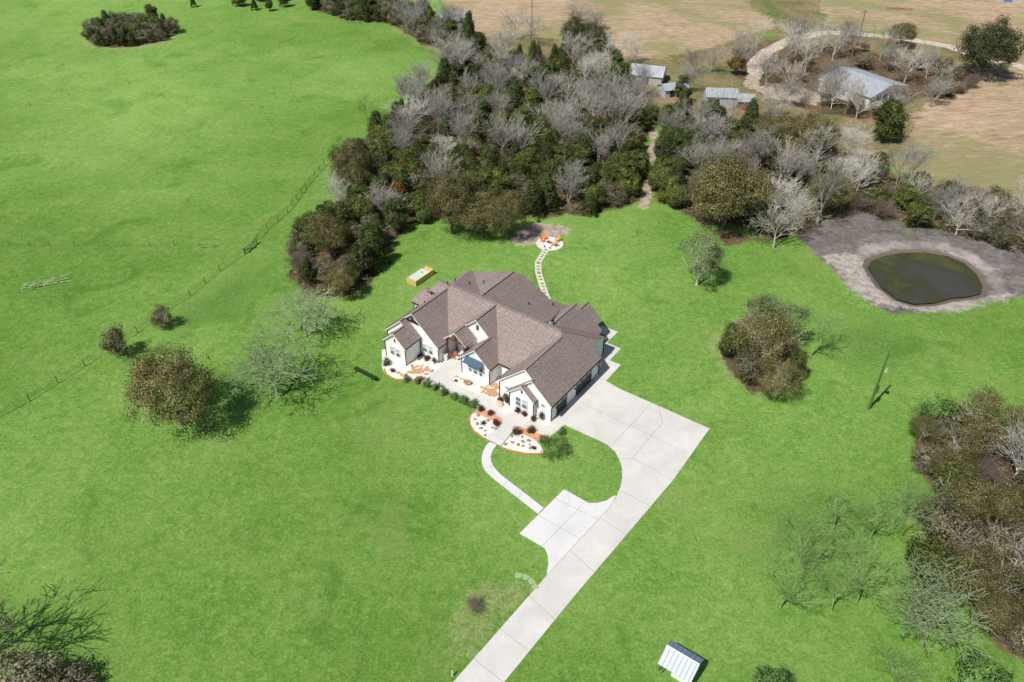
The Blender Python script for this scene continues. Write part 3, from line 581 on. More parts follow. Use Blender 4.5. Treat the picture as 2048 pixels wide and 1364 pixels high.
# ridge caps
def cap(p, q2): rcap.beam((p[0], p[1], p[2] + 0.03), (q2[0], q2[1], q2[2] + 0.03), 0.34, 0.06)
for p, q2 in [((-4.75, -0.2, 7.9), (-4.75, 9.7, 7.9)), ((-5.3, 10.4, 8.4), (-27.1, 10.4, 8.4)), ((-17.8, 4.9, 8.37), (-17.8, 10.3, 8.37)), ((-15.15, 0.95, 5.985), (-15.15, 5.3, 5.985)), ((-27.55, 0.6, 8.0), (-27.55, 9.8, 8.0)), ((-5.3, 10.4, 8.4), (-1.5, 16.3, 4.975)),
              ((-28.45, -3.1, 5.84), (-28.45, -0.5, 5.84)), ((-29.2, -0.5, 6.515), (-29.2, 1, 6.515)), ((-3.3, -0.5, 6.595), (-3.3, 0.1, 6.595)), ((-4.75, -1.2, 5.29), (-4.75, -0.1, 5.29)), ((pa, 2.3, 6.33), (pa, 5.3, 6.33)), ((-21.7, 11.3, 8), (-21.7, 20.5, 8)), ((-8.17, 12.9, 7.4), (-8.17, 19.6, 7.4)), ((-7.35, 19.4, 6.66), (-7.35, 22, 6.66)), ((-34, 10.8, 4.97), (-32.4, 10.8, 4.97)), ((-31.9, 12.62, 6.26), (-30, 12.62, 6.26))]:
    cap(p, q2)
rcap.build('ridge_cap', M['ridge'], roofo)
def vent(a, b, z):
    v = MB(); v.bar((a, b, z - 0.1), (a, b, z + 0.42), 0.09, n=8); v.bar((a, b, z + 0.42), (a, b, z + 0.5), 0.13, n=8); v.build('roof_vent', M['dark'], roofo)
for a, b, z in [(-30.8, 18.3, 4.2), (-24.8, 16.2, 6.7), (-26.5, 14.4, 6.8), (-30.3, 15.1, 5.6), (-15.2, 16.0, 6.15), (-13.1, 20.2, 4.45), (-31.8, 10.3, 4.85), (-30.6, 13.4, 5.7), (-29.2, 3.6, 6.5), (-28.5, 5.0, 7.1), (-8.0, 12.4, 7.5)]: vent(a, b, z)
# gutters on level eaves and downspouts at the corners
def gutr(a0, b0, a1, b1, z, out):
    o2 = Vector(out) * 0.06; gut = MB(); gut.beam((a0 + o2.x, b0 + o2.y, z - 0.09), (a1 + o2.x, b1 + o2.y, z - 0.09), 0.13, 0.13); gut.build('gutter', M['dark'], roofo)
gutr(0.35, -0.45, 0.35, 13.9, 3.31, (1, 0)); gutr(-9.85, 0.1, -9.85, 3.3, 3.31, (-1, 0)); gutr(-9.9, 3.33, -12.1, 3.33, 3.3, (0, -1)); gutr(-12.15, 1.0, -12.15, 3.3, 3.29, (1, 0)); gutr(-22.25, 0.65, -22.25, 3.2, 3.23, (1, 0))
gutr(-26.05, -3.0, -26.05, 0.95, 3.68, (1, 0)); gutr(-2.35, -1.15, -2.35, -0.15, 3.13, (1, 0)); gutr(-7.25, -1.15, -7.25, 0.05, 3.04, (-1, 0)); gutr(-18.25, 1.0, -18.25, 5.2, 3.2, (-1, 0)); gutr(-31.05, -3.0, -31.05, -0.2, 3.5, (-1, 0)); gutr(-32.85, -0.4, -32.85, 8.2, 3.23, (-1, 0)); gutr(-34.8, 8.35, -33.0, 8.35, 3.25, (0, -1)); gutr(-3.2, 18.95, -1.5, 18.95, 3.4, (0, 1))
def ds(a, b, z=3.1): 
    m = MB(); m.bx(a - 0.055, a + 0.055, b - 0.055, b + 0.055, 0.05, z); m.build('downspout', M['dark'], house)
for a, b in [(0.06, -0.05), (-9.56, 0.04), (-2.6, -0.88), (-7.02, -0.88), (-12.44, 1.24), (-17.96, 1.24), (-22.54, 0.94), (-26.36, -2.76), (-30.76, -2.76), (-32.56, -0.2), (0.06, 13.8), (-34.5, 8.64), (-1.84, 18.4), (-26.36, 0.9), (-3.95, 20.4)]: ds(a, b)
# foundation line
for a0, a1, b in [(-30.75, -26.38, -2.74), (-26.4, -22.56, 0.96), (-17.94, -12.46, 1.26), (-9.54, -7.0, 0.06), (-7.0, -2.62, -0.86), (-2.62, 0.04, -0.16)]: fm = MB(); fm.bx(a0, a1, b - 0.0, b + 0.03, 0, 0.16); fm.build('foundation', M['concrete'], house)
# board and batten side walls read grey in shade; base trims
# windows
def window(a, b, w, h, z0, upper=True, blind=True, axis='b', split=True):
    f = MB(); pn = MB(); bl = MB(); y = b - 0.03
    def BX(mb, x0, x1, d0, d1, za, zb):
        if axis == 'b': mb.bx(x0, x1, y - d1, y - d0, za, zb)
        else: mb.bx(b + d0, b + d1, x0, x1, za, zb)
    BX(f, a - w / 2, a + w / 2, 0, 0.03, z0, z0 + h)
    t2 = 0.07
    for x0, x1, za, zb in [(a - w / 2 - t2, a - w / 2, z0 - t2, z0 + h + t2), (a + w / 2, a + w / 2 + t2, z0 - t2, z0 + h + t2), (a - w / 2, a + w / 2, z0 + h, z0 + h + t2), (a - w / 2, a + w / 2, z0 - t2, z0)]: BX(f, x0, x1, 0, 0.08, za, zb)
    if split: BX(f, a - w / 2, a + w / 2, 0.03, 0.07, z0 + h / 2 - 0.035, z0 + h / 2 + 0.035)
    wo = f.build('window', M['white'], house)
    hs = h / 2 - 0.04 if split else h
    BX(pn, a - w / 2 + 0.02, a + w / 2 - 0.02, 0.032, 0.045, z0 + 0.02, z0 + hs); pn.build('pane', M['glass'], wo)
    if split: BX(bl, a - w / 2 + 0.02, a + w / 2 - 0.02, 0.032, 0.046, z0 + h / 2 + 0.04, z0 + h - 0.02); bl.build('pane', M['blind'] if blind else M['glass'], wo)
window(-29.2, -2.7, 0.78, 1.7, 1.05); window(-28.0, -2.7, 0.78, 1.7, 1.05)
window(-25.4, 1.0, 0.78, 1.6, 1.05); window(-24.2, 1.0, 0.78, 1.6, 1.05)
window(-16.25, 1.3, 0.62, 1.5, 1.05, blind=False); window(-15.2, 1.3, 0.80, 1.5, 1.05, blind=False); window(-14.1, 1.3, 0.62, 1.5, 1.05, blind=False)
window(-5.4, -0.82, 0.86, 1.65, 1.0, blind=False); window(-4.2, -0.82, 0.86, 1.65, 1.0, blind=True)
window(-8.1, 0.1, 0.65, 0.42, 2.3, split=False); window(-1.35, -0.12, 0.65, 0.42, 2.35, split=False)
def gvent(a, b, z, w=0.3, h=0.6):
    v = MB(); v.bx(a - w / 2, a + w / 2, b - 0.08, b - 0.01, z, z + h); v.build('gable_vent', M['timber'], house)
    
gvent(-28.5, -2.7, 3.85); gvent(-4.8, -0.82, 3.7); gvent(-17.75, 5.3, 6.2, 0.45, 0.95)
# awning on brackets
aw = MB(); aw.slab([(-16.95, 1.24, 4.05), (-13.5, 1.24, 4.05), (-13.5, 0.2, 3.3), (-16.95, 0.2, 3.3)], 0.06)
awo = aw.build('awning', M['awning'], house)
for a in (-16.6, -13.85):
    m = MB(); m.beam((a, 1.2, 2.2), (a, 0.45, 3.25), 0.09, 0.09); m.beam((a, 1.25, 3.2), (a, 0.3, 3.2), 0.09, 0.09); m.beam((a, 1.22, 2.1), (a, 1.22, 3.3), 0.09, 0.08, (1, 0, 0)); m.build('bracket', M['dark'], awo)
# king-post trusses in the left gable and the porch gable
def truss(a, b, zr, zb, hw, mt, slope):
    m = MB(); m.beam((a - hw, b, zb), (a + hw, b, zb), 0.14, 0.2); m.beam((a, b, zb), (a, b, zr - 0.3), 0.14, 0.16, (1, 0, 0))
    for s in (-1, 1):
        for k in (0.35, 0.7): m.beam((a, b, zb + 0.1), (a + s * hw * k, b, zr - 0.35 - slope * hw * k), 0.1, 0.12)
    m.build('truss', mt, house)
truss(-27.55, 0.78, 8.0, 6.25, 1.85, M['dark'], 0.9); truss(pa, 2.5, 6.2, 4.5, 1.9, M['timber'], 0.86)
# porch posts, pier walls, front door, beams
for a in (pa - 1.85, pa + 1.75):
    m = MB(); m.bx(a - 0.14, a + 0.14, 2.45, 2.73, 0.1, 4.5); m.build('porch_post', M['timber'], house)
m = MB(); m.beam((pa + 1.9, 2.5, 4.35), (pa + 1.9, 5.3, 4.35), 0.18, 0.3); m.build('porch_beam', M['timber'], house); m = MB(); m.beam((pa - 1.9, 2.5, 4.35), (pa - 1.9, 5.3, 4.35), 0.18, 0.3); m.build('porch_beam', M['timber'], house)
m = MB(); m.bx(-22.58, -21.75, 2.0, 2.42, 0.03, 1.35); m.bx(-22.58, -22.15, 2.42, 3.6, 0.03, 1.0); m.build('porch_pier', M['stone'], house)
m = MB(); m.bx(pa + 1.75, pa + 2.2, 4.1, 5.3, 3.2, 4.25); m.build('wall', M['siding'], house)
m = MB(); m.bx(-20.7, -19.6, 5.22, 5.29, 0.12, 2.5); dr_ = m.build('front_door', M['darkwood'], house)
m = MB(); m.bx(-19.75, -19.68, 5.17, 5.22, 1.1, 1.35); m.build('door_handle', M['dark'], dr_)
m = MB(); m.bx(-11.3, -10.3, 3.72, 3.79, 0.1, 2.3); sd_ = m.build('side_door', M['white'], house); m = MB(); m.bx(-11.1, -10.5, 3.69, 3.72, 1.2, 2.1); m.build('pane', M['blind'], sd_)
# garage doors with frames on the right wall
def gdoor(b0, b1):
    m = MB(); m.bx(0.005, 0.05, b0, b1, 0.05, 2.62); o = m.build('garage_door', M['darkwood'], house)
    n = MB(); k = max(2, int(round((b1 - b0) / 1.35))); w = (b1 - b0) / k
    for i in range(k):
        c = b0 + w * (i + 0.5)
        for s in (-1, 1): n.beam((0.06, c + s * w * 0.42, 0.25), (0.06, c + s * w * 0.06, 1.85), 0.03, 0.07, (1, 0, 0))
    n.build('batten', mat('grey_batten', (0.10, 0.105, 0.11), 0.6), o)
    gl = MB(); 
    for i in range(k): gl.bx(0.052, 0.065, b0 + w * i + 0.15, b0 + w * (i + 1) - 0.15, 2.05, 2.42)
    gl.build('pane', M['glass'], o)
gdoor(1.5, 4.35); gdoor(7.0, 11.6)
for b in (1.0, 6.3, 13.2):
    m = MB(); m.bar((0.0, b, 2.2), (0.28, b, 2.35), 0.03); m.bar((0.28, b, 2.05), (0.28, b, 2.35), 0.16, 0.06, 8); m.build('wall_lamp', M['dark'], house)

# ------------------------------------------------------------------ things round the house
acu = empty('air_conditioner', lw(-0.95, 15.4), YAW, 'white air conditioning unit on the concrete beside the garage rear corner', 'air conditioner')
m = MB(); m.bx(-0.4, 0.4, -0.4, 0.4, 0.08, 0.95); m.build('casing', noisy('white_casing', (0.7, 0.7, 0.7), (0.78, 0.78, 0.78), 4, 0.5), acu); m = MB(); m.bar((0, 0, 0.95), (0, 0, 0.98), 0.32, n=16); m.build('fan_grille', M['char'], acu); m = MB(); m.bx(-0.5, 0.5, -0.5, 0.5, 0.0, 0.08); m.build('base', M['concrete2'], acu)
gr = empty('barbecue_grill', lw(-3.9, 21.6), YAW, 'black barbecue grill with lid on the patio behind the garage', 'grill')
m = MB(); m.extr([(-0.6, 0.7), (0.6, 0.7), (0.6, 1.05), (0.35, 1.3), (-0.35, 1.3), (-0.6, 1.05)], -0.35, 0.35); m.build('lid', M['char'], gr)
for sx in (-0.5, 0.5):
    for sy in (-0.3, 0.3): m = MB(); m.bar((sx, sy, 0.05), (sx, sy, 0.72), 0.04); m.build('leg', M['char'], gr)
def chair(name, loc, rz, mt, label, cat, group=None):
    e = empty(name, loc, rz, label, cat, group)
    m = MB(); m.slab([(-0.3, -0.35, 0.42), (0.3, -0.35, 0.42), (0.28, 0.25, 0.30), (-0.28, 0.25, 0.30)], 0.04); m.build('seat', mt, e)
    for i in range(5):
        pass
    m = MB()
    for i in range(5):
        x = -0.26 + i * 0.13; m.beam((x, 0.22, 0.28), (x * 1.15, 0.55, 1.02 - 0.9 * x * x), 0.11, 0.03)
    m.build('backrest', mt, e)
    for s in (-1, 1):
        m = MB(); m.bx(s * 0.36 - 0.07, s * 0.36 + 0.07, -0.42, 0.32, 0.58, 0.62); m.build('armrest', mt, e)
        m = MB(); m.beam((s * 0.34, -0.36, 0.0), (s * 0.34, -0.36, 0.6), 0.05, 0.12, (1, 0, 0)); m.build('leg', mt, e)
        m = MB(); m.beam((s * 0.30, -0.36, 0.38), (s * 0.30, 0.6, 0.02), 0.05, 0.12); m.build('leg', mt, e)
    return e
for (px, py, lab) in [(1086, 484, 'orange slatted garden chair furthest left on the fire pit patio'), (1090, 478.5, 'orange slatted garden chair at the back left of the fire pit'), (1115, 483, 'orange slatted garden chair at the back right of the fire pit'), (1110, 492, 'orange slatted garden chair at the front right of the fire pit')]:
    w = at(px, py); d = fc - w; chair('adirondack_chair', (w.x, w.y, 0.05), math.atan2(d.y, d.x) + R(90), M['orange'], lab, 'chair', 'orange chairs round the fire pit')
fp = empty('fire_pit', (fc.x, fc.y, 0.05), YAW, 'low square white stone fire pit with black hearth in the round patio', 'fire pit')
m = MB()
for a in ((-0.85, 0.85, -0.85, -0.6), (-0.85, 0.85, 0.6, 0.85), (-0.85, -0.6, -0.6, 0.6), (0.6, 0.85, -0.6, 0.6)): m.bx(a[0], a[1], a[2], a[3], 0, 0.38)
m.build('stone_rim', M['stone'], fp); m = MB(); m.bx(-0.6, 0.6, -0.6, 0.6, 0, 0.12); m.build('hearth', M['char'], fp)
m = MB()
for k in range(4): m.bar((-0.45, -0.3 + 0.2 * k, 0.2 + 0.04 * (k % 2)), (0.45, -0.4 + 0.25 * k, 0.22), 0.07)
m.build('log', M['oldwood'], fp)
for i, (px, py) in enumerate([(1088.5, 495.2), (1099.5, 497.6)]):
    w = at(px, py); e = empty('path_light', (w.x, w.y, 0.05), 0, 'small dark path light %s where the path meets the fire pit patio' % ('left', 'right')[i], 'path light', 'path lights at the fire pit')
    m = MB(); m.bar((0, 0, 0), (0, 0, 0.4), 0.05); m.build('stem', M['dark'], e); m = MB(); m.bar((0, 0, 0.38), (0, 0, 0.5), 0.2, 0.08, 8); m.build('lamp_shade', M['dark'], e)
# wooden tub with pale cover
A_, B_, C_ = at(807, 571.5), at(833, 573), at(868, 549)
d1 = (C_ - B_); L1 = d1.length; rz = math.atan2(d1.y, d1.x)
tb = empty('water_trough', (B_.x, B_.y, 0), rz, 'long yellow pine box with a pale green cover on the lawn behind the house', 'trough')
wd_ = 2.3; hh = 1.15
for nme, a in (('end_board', (-0.12, 0, 0, wd_)), ('end_board', (L1, L1 + 0.12, 0, wd_)), ('side_board', (0, L1, 0, 0.1)), ('side_board', (0, L1, wd_ - 0.1, wd_))):
    m = MB()
    for k in range(5): m.bx(a[0], a[1], a[2], a[3], k * hh / 5 + 0.008, (k + 1) * hh / 5)
    m.build(nme, M['cedar_board'], tb)
m = MB(); m.bx(0.25, L1 - 0.9, 0.14, wd_ - 0.14, 0.5, hh - 0.05); m.build('cover', M['palecover'], tb)
m = MB(); m.bx(L1 - 0.9, L1, 0.1, wd_ - 0.1, 0.4, hh - 0.25); m.build('step', M['cedar_board'], tb)
m = MB(); m.bar((L1 * 0.6, wd_ * 0.5, hh - 0.05), (L1 * 0.6, wd_ * 0.5, hh + 0.08), 0.12, n=8); m.build('hatch', M['char'], tb)
# dark bench on the lawn
A_, B_ = at(713, 743), at(746, 760); d1 = B_ - A_; bn = empty('garden_bench', (A_.x, A_.y, 0), math.atan2(d1.y, d1.x), 'long dark green backless bench standing alone on the lawn', 'bench')
Lb = d1.length
m = MB(); m.bx(-0.25, Lb + 0.75, -0.36, 0.36, 0.66, 0.78); m.build('seat', M['darkgreen'], bn)
for x in (0.0, Lb): 
    for s in (-1, 1): m = MB(); m.bar((x, s * 0.22, 0.66), (x, s * 0.22, 0), 0.06, n=6); m.build('leg', M['darkgreen'], bn)
    m = MB(); m.bar((x, 0, 0.1), (x + 0.6 if x == 0 else x + 0.55, 0, 0.64), 0.05); m.build('brace', M['darkgreen'], bn)
# porch chairs, table, wreath plant
chair('porch_chair', lw(-21.3, 3.3, 0.12), YAW + R(20), M['terra'], 'red porch chair beside the left post of the entry porch', 'chair'); chair('porch_chair', lw(-19.4, 3.6, 0.12), YAW - R(20), M['stone'], 'pale porch chair on the right of the entry porch', 'chair')
pt = empty('side_table', lw(-20.5, 3.2, 0.12), YAW, 'small round white table between the porch chairs', 'table'); m = MB(); m.bar((0, 0, 0.5), (0, 0, 0.55), 0.3, n=14); m.build('tabletop', M['white'], pt); m = MB(); m.bar((0, 0, 0), (0, 0, 0.5), 0.06); m.build('leg', M['white'], pt)

# ------------------------------------------------------------------ tree kit
def seg_mesh(segs, name, mt):
    """tapered prisms for (p0,p1,r0,r1,n)"""
    V = []; Fc = []; c = 0
    for p, q2, r0, r1, n in segs:
        d = q2 - p; l = np.linalg.norm(d)
        if l < 1e-5: continue
        d = d / l; t = np.array([0, 0, 1.]) if abs(d[2]) < 0.9 else np.array([1., 0, 0])
        x = np.cross(d, t); x /= np.linalg.norm(x); y = np.cross(d, x)
        an = np.arange(n) * 2 * np.pi / n; ring = np.outer(np.cos(an), x) + np.outer(np.sin(an), y)
        V.append(p + ring * r0); V.append(q2 + ring * r1)
        for i in range(n): Fc.append((c + i, c + (i + 1) % n, c + n + (i + 1) % n, c + n + i))
        c += 2 * n
    V = np.concatenate(V); q_ = np.array(Fc, 'i')
    return quads(name, V, q_, mt)
def quads(name, V, q_, mt, tint=None):
    me = bpy.data.meshes.new(name); me.vertices.add(len(V)); me.vertices.foreach_set('co', V.astype('f').ravel())
    me.loops.add(q_.size); me.loops.foreach_set('vertex_index', q_.ravel().astype('i'))
    me.polygons.add(len(q_)); me.polygons.foreach_set('loop_start', np.arange(0, q_.size, 4, dtype='i')); me.polygons.foreach_set('loop_total', np.full(len(q_), 4, 'i'))
    me.update()
    if tint is not None:
        a = me.attributes.new('tint', 'FLOAT', 'FACE'); a.data.foreach_set('value', tint.astype('f'))
    me.materials.append(mt); return me
def grow(rg, H, trunk, depth, spread, up, stems=1, r0=0.22, lean=(0, 0), kids=(3, 5), thin=0.019, droop=0.0, dens=0.8):
    """branching skeleton -> lists of segments by level"""
    out = [[] for _ in range(depth + 2)]
    def br(p, d, L, r, lv):
        n = 3 if lv < depth else 2
        pts = [p]; 
        for i in range(n):
            d = d + rg.normal(0, 0.20 if lv else 0.05, 3) + np.array([0, 0, up * 0.10 - droop * lv * 0.05]); d /= np.linalg.norm(d)
            q2 = pts[-1] + d * L / n; ra = r * (1 - 0.5 * i / n); rb = r * (1 - 0.5 * (i + 1) / n)
            out[lv].append((pts[-1], q2, max(ra, thin * 0.9), max(rb, thin * 0.7), 6 if lv == 0 else (4 if lv == 1 else 3))); pts.append(q2)
            if lv < depth and (i > 0 or lv > 0):
                for k in range(rg.randint(1, 3) if lv < 2 else (1 if rg.rand() < dens else 0)):
                    kid(pts[-1], d, L, rb, lv)
        if lv < depth:
            for k in range(rg.randint(kids[0], kids[1] + 1) if lv == 0 else 2): kid(pts[-1], d, L, r * 0.5, lv, True)
    def kid(p, d, L, r, lv, tip=False):
        az = rg.uniform(0, 2 * np.pi); t = np.array([np.cos(az), np.sin(az), 0.0]); s = spread * rg.uniform(0.6, 1.3) * (0.8 if tip else 1.15)
        e = d * np.cos(s) + t * np.sin(s); e[2] += up * 0.25; e /= np.linalg.norm(e)
        l = (H * (1 - trunk) * 0.42 if lv == 0 else L * 0.66) * rg.uniform(0.75, 1.15)
        br(p, e, l, r * rg.uniform(0.6, 0.85), lv + 1)
    for s in range(stems):
        az = rg.uniform(0, 6.28); o2 = np.array([np.cos(az), np.sin(az), 0]) * (0.10 if stems > 1 else 0) 
        d = np.array([lean[0] + (o2[0] * 1.6 if stems > 1 else 0), lean[1] + (o2[1] * 1.6 if stems > 1 else 0), 1.0]); d /= np.linalg.norm(d)
        br(o2 + np.array([0, 0, -0.15]), d, H * trunk, r0 / (stems ** 0.4), 0)
    return out
protos = {}
def park(e):
    for o in [e] + list(e.children): pass
    return e
class Proto:
    def __init__(s, H, W, parts): s.H = H; s.W = W; s.parts = parts      # parts: [(name, mesh)]
def bare(key, seed, H, mt, **kw):
    rg = np.random.RandomState(seed); S = grow(rg, H, **kw)
    allp = np.array([s[1] for l in S for s in l]); h = allp[:, 2].max(); k = H / h
    w = np.percentile(np.hypot(allp[:, 0] - np.median(allp[:, 0]), allp[:, 1] - np.median(allp[:, 1])), 95) * 2 * k
    sc = lambda l: [(a * k, b_ * k, c, d, n) for a, b_, c, d, n in l]
    t1 = seg_mesh(sc(S[0] + S[1]), 'trunk', mt); c1 = seg_mesh(sc([s for l in S[2:] for s in l]), 'crown', mt)
    protos.setdefault(key, []).append(Proto(H, w, [('trunk', t1), ('crown', c1)]))
for i in range(8): bare('bare', 10 + i, 10, M['b_grey'] if i % 4 else M['b_pale'], trunk=0.20 + 0.03 * (i % 3), depth=4, thin=0.024, dens=0.30 + 0.1 * (i % 3), spread=0.55 + 0.06 * (i % 3), up=0.5, r0=0.19, kids=(3, 4), stems=1 + (i % 2))
for i in range(3): bare('pale', 30 + i, 11, M['b_pale'], trunk=0.24, depth=4, spread=0.62, up=0.30, r0=0.2, kids=(4, 5), stems=1, thin=0.026, dens=0.55)
for i in range(2): bare('mint', 40 + i, 14, M['b_mint'], trunk=0.27, depth=4, spread=0.85, up=0.05, r0=0.30, kids=(4, 5), thin=0.033, dens=0.8)
bare('thick', 45, 13, M['b_dark'], trunk=0.25, depth=4, spread=0.6, up=0.3, r0=0.32, kids=(4, 5), thin=0.04, dens=0.5)
for i in range(3): bare('greenbare', 50 + i, 10, M['b_green'], trunk=0.32, depth=4, spread=0.6, up=0.4, r0=0.15, kids=(3, 4), thin=0.012, dens=0.5)
for i in range(2): bare('brown', 60 + i, 6, M['b_brown'], trunk=0.15, depth=4, spread=0.7, up=0.3, r0=0.12, kids=(3, 4), stems=3, thin=0.015, dens=0.8)
def leafy(key, seed, H, Wd, mt, bk, trunk=0.18, nclump=95, per=60, leaf=0.30, shape='round', hollow=0.35, stems=1, low=0.12, gap=0.0, nsub=14):
    rg = np.random.RandomState(seed); S = grow(rg, H * 0.95, trunk=trunk, depth=2, spread=0.75, up=0.3, stems=stems, r0=0.028 * H, kids=(3, 5), thin=0.05)
    allp = np.array([s[1] for l in S for s in l]); k = H * 0.82 / allp[:, 2].max(); kx = Wd * 0.40 / max(1e-3, np.percentile(np.hypot(allp[:, 0], allp[:, 1]), 92))
    kk = np.array([kx, kx, k]); segs = [(a * kk, b_ * kk, c, d, n) for l in S for a, b_, c, d, n in l]
    tr = seg_mesh(segs, 'trunk', bk)
    # lobes give the uneven outline
    nl = 7; lob = []
    for i in range(nl):
        az = i / nl * 6.283 + rg.uniform(-0.4, 0.4); lob.append((az, rg.uniform(0.72, 1.18)))
    cs = []
    if shape == 'cone':
        while len(cs) < nclump:
            u = rg.normal(size=3); u /= np.linalg.norm(u); rr = (hollow + (1 - hollow) * rg.rand() ** 0.45)
            az = math.atan2(u[1], u[0]); f = sum(w * math.exp(2.5 * (math.cos(az - a) - 1)) for a, w in lob) / sum(math.exp(2.5 * (math.cos(az - a) - 1)) for a, w in lob)
            z = (u[2] * rr * 0.5 + 0.5); hxy = np.hypot(u[0], u[1]) + 1e-6; x = u[0] / hxy * rr * f * (1.05 - z); y = u[1] / hxy * rr * f * (1.05 - z)
            cs.append((x * Wd / 2, y * Wd / 2, H * (low + (1 - low) * z) - leaf))
    else:
        hz = H * (1 - low) / 2; zc = H * (low + (1 - low) / 2); sub = []
        for i in range(nsub):
            for _ in range(30):
                u = rg.normal(size=3); u /= np.linalg.norm(u)
                if u[2] < (-0.35 if shape == 'dome' else -0.7): u[2] = -u[2]
                c0 = u * rg.uniform(0.45, 0.72) * np.array([Wd / 2, Wd / 2, hz]) * rg.uniform(0.85, 1.15)
                if all(np.linalg.norm((c0 - q0_[0])) > Wd * 0.14 for q0_ in sub): break
            sub.append((c0, rg.uniform(0.13, 0.23) * Wd))
        while len(cs) < nclump:
            c0, r_ = sub[rg.randint(len(sub))]; u = rg.normal(size=3); u /= np.linalg.norm(u)
            if u @ (c0 / (np.linalg.norm(c0) + 1e-6)) < -0.5: continue
            p = c0 + u * r_ * rg.uniform(0.75, 1.05) * np.array([1, 1, 0.8]); p[2] += zc
            if p[2] < H * low * 0.8 + 0.1: continue
            cs.append(tuple(p))
    cs = np.array(cs); out_ = cs - np.array([0, 0, H * (low + (1 - low) * 0.45)]); out_ /= (np.linalg.norm(out_, axis=1)[:, None] + 1e-6); tint_c = np.clip(rg.normal(0.5, 0.2, len(cs)) + (cs[:, 2] / H - 0.5) * 0.0, 0, 1)
    cr_ = Wd * 0.036 + 0.14
    P = np.repeat(cs, per, 0) + rg.normal(size=(len(cs) * per, 3)) * np.array([cr_, cr_, cr_ * 0.75])
    P[:, 2] = np.maximum(P[:, 2], 0.1)
    T = np.clip(np.repeat(tint_c, per) + rg.normal(0, 0.22, len(P)), 0, 1)
    n = P - np.repeat(cs, per, 0); n += np.repeat(out_, per, 0) * cr_ * 1.1; n[:, 2] += cr_ * 0.35; n += rg.normal(size=n.shape) * cr_ * 0.45; n /= np.linalg.norm(n, axis=1)[:, None]
    a = np.cross(n, rg.normal(size=n.shape)); a /= np.linalg.norm(a, axis=1)[:, None]; c = np.cross(n, a)
    s = (leaf * rg.uniform(0.5, 1.15, len(P)) / 2)[:, None]
    V = np.stack([P - a * s - c * s * 0.6, P + a * s - c * s * 0.6, P + a * s + c * s * 0.6, P - a * s + c * s * 0.6], 1).reshape(-1, 3)
    q_ = np.arange(len(V)).reshape(-1, 4)
    protos.setdefault(key, []).append(Proto(H, Wd, [('trunk', tr), ('crown', quads('crown', V, q_, mt, T))]))
for i in range(4): leafy('cedar', 100 + i, 8, 5.2 - 0.4 * (i % 2), M['l_cedar'], M['b_dark'], shape='cone' if i % 2 == 0 else 'round', nclump=150, per=46, leaf=0.25, low=0.04, trunk=0.2)
for i in range(4): leafy('bush', 110 + i, 6, 6.0, M['l_bush'], M['b_dark'], nclump=150, per=50, leaf=0.26, low=0.02, trunk=0.15, stems=2)
for i in range(4): leafy('oak', 120 + i, 12, 12.5, M['l_oak'], M['b_dark'], nclump=320, per=78, leaf=0.20, low=0.20, trunk=0.26, hollow=0.45, shape='dome', nsub=20)
for i in range(2): leafy('darkoak', 126 + i, 12, 13, M['l_darkoak'], M['b_dark'], nclump=340, per=62, leaf=0.25, low=0.04, trunk=0.2, hollow=0.45, nsub=26)
M['l_sparse'] = leafmat('pale_olive_leaves', (0.06, 0.08, 0.03), (0.16, 0.19, 0.085), (0.34, 0.38, 0.21))
leafy('sparse', 180, 10, 9, M['l_sparse'], M['b_pale'], nclump=120, per=60, leaf=0.19, low=0.12, nsub=11, shape='dome')
for i in range(3): leafy('lacy', 190 + i, 9, 10, M['l_oak'], M['b_pale'], nclump=260, per=50, leaf=0.16, low=0.10, trunk=0.22, nsub=15, shape='dome')
for i in range(2): leafy('rust', 130 + i, 6, 5, M['l_rust'], M['b_dark'], nclump=60, per=50, leaf=0.28, low=0.15)
for i in range(3): leafy('scrub', 140 + i, 5, 5.5, M['l_scrub'], M['b_brown'], nclump=90, per=38, leaf=0.20, low=0.02, stems=3, trunk=0.15)
for i in range(2): leafy('ghost', 155 + i, 1.2, 4.4, M['l_ghost'], M['b_green'], nclump=80, per=40, leaf=0.13, low=0.0, stems=2)
for i in range(2): leafy('green', 150 + i, 4, 4.5, M['l_green'], M['b_green'], nclump=70, per=50, leaf=0.22, low=0.02, stems=2)
def small(key, seed, H, Wd, mt, **kw):
    leafy(key, seed, H, Wd, mt, M['b_dark'], nclump=22, per=26, leaf=0.13, low=0.05, stems=2, **kw)
for i in range(2): small('redshrub', 160 + i, 1.0, 1.35, M['l_red']); small('greenshrub', 165 + i, 0.95, 1.35, M['l_hedge'])
leafy('columnar', 170, 1.7, 0.55, M['l_bush'], M['b_dark'], nclump=26, per=22, leaf=0.12, low=0.02)
# spiky agave
def agave():
    m = MB(); rg = random.Random(4)
    for i in range(34):
        az = rg.uniform(0, 6.28); el = rg.uniform(0.3, 1.3); L = rg.uniform(0.55, 0.8); d = Vector((math.cos(az) * math.cos(el), math.sin(az) * math.cos(el), math.sin(el)))
        s_ = Vector((-math.sin(az), math.cos(az), 0)) * 0.04; m.poly([-s_, s_, d * L * 0.6 + s_ * 0.8, d * L, d * L * 0.6 - s_ * 0.8])
    me_ = m.build('tmp', M['l_agave']); d_ = me_.data; bpy.data.objects.remove(me_); d_.name = 'blades'; return d_
protos['agave'] = [Proto(0.8, 1.4, [('blades', agave())])]

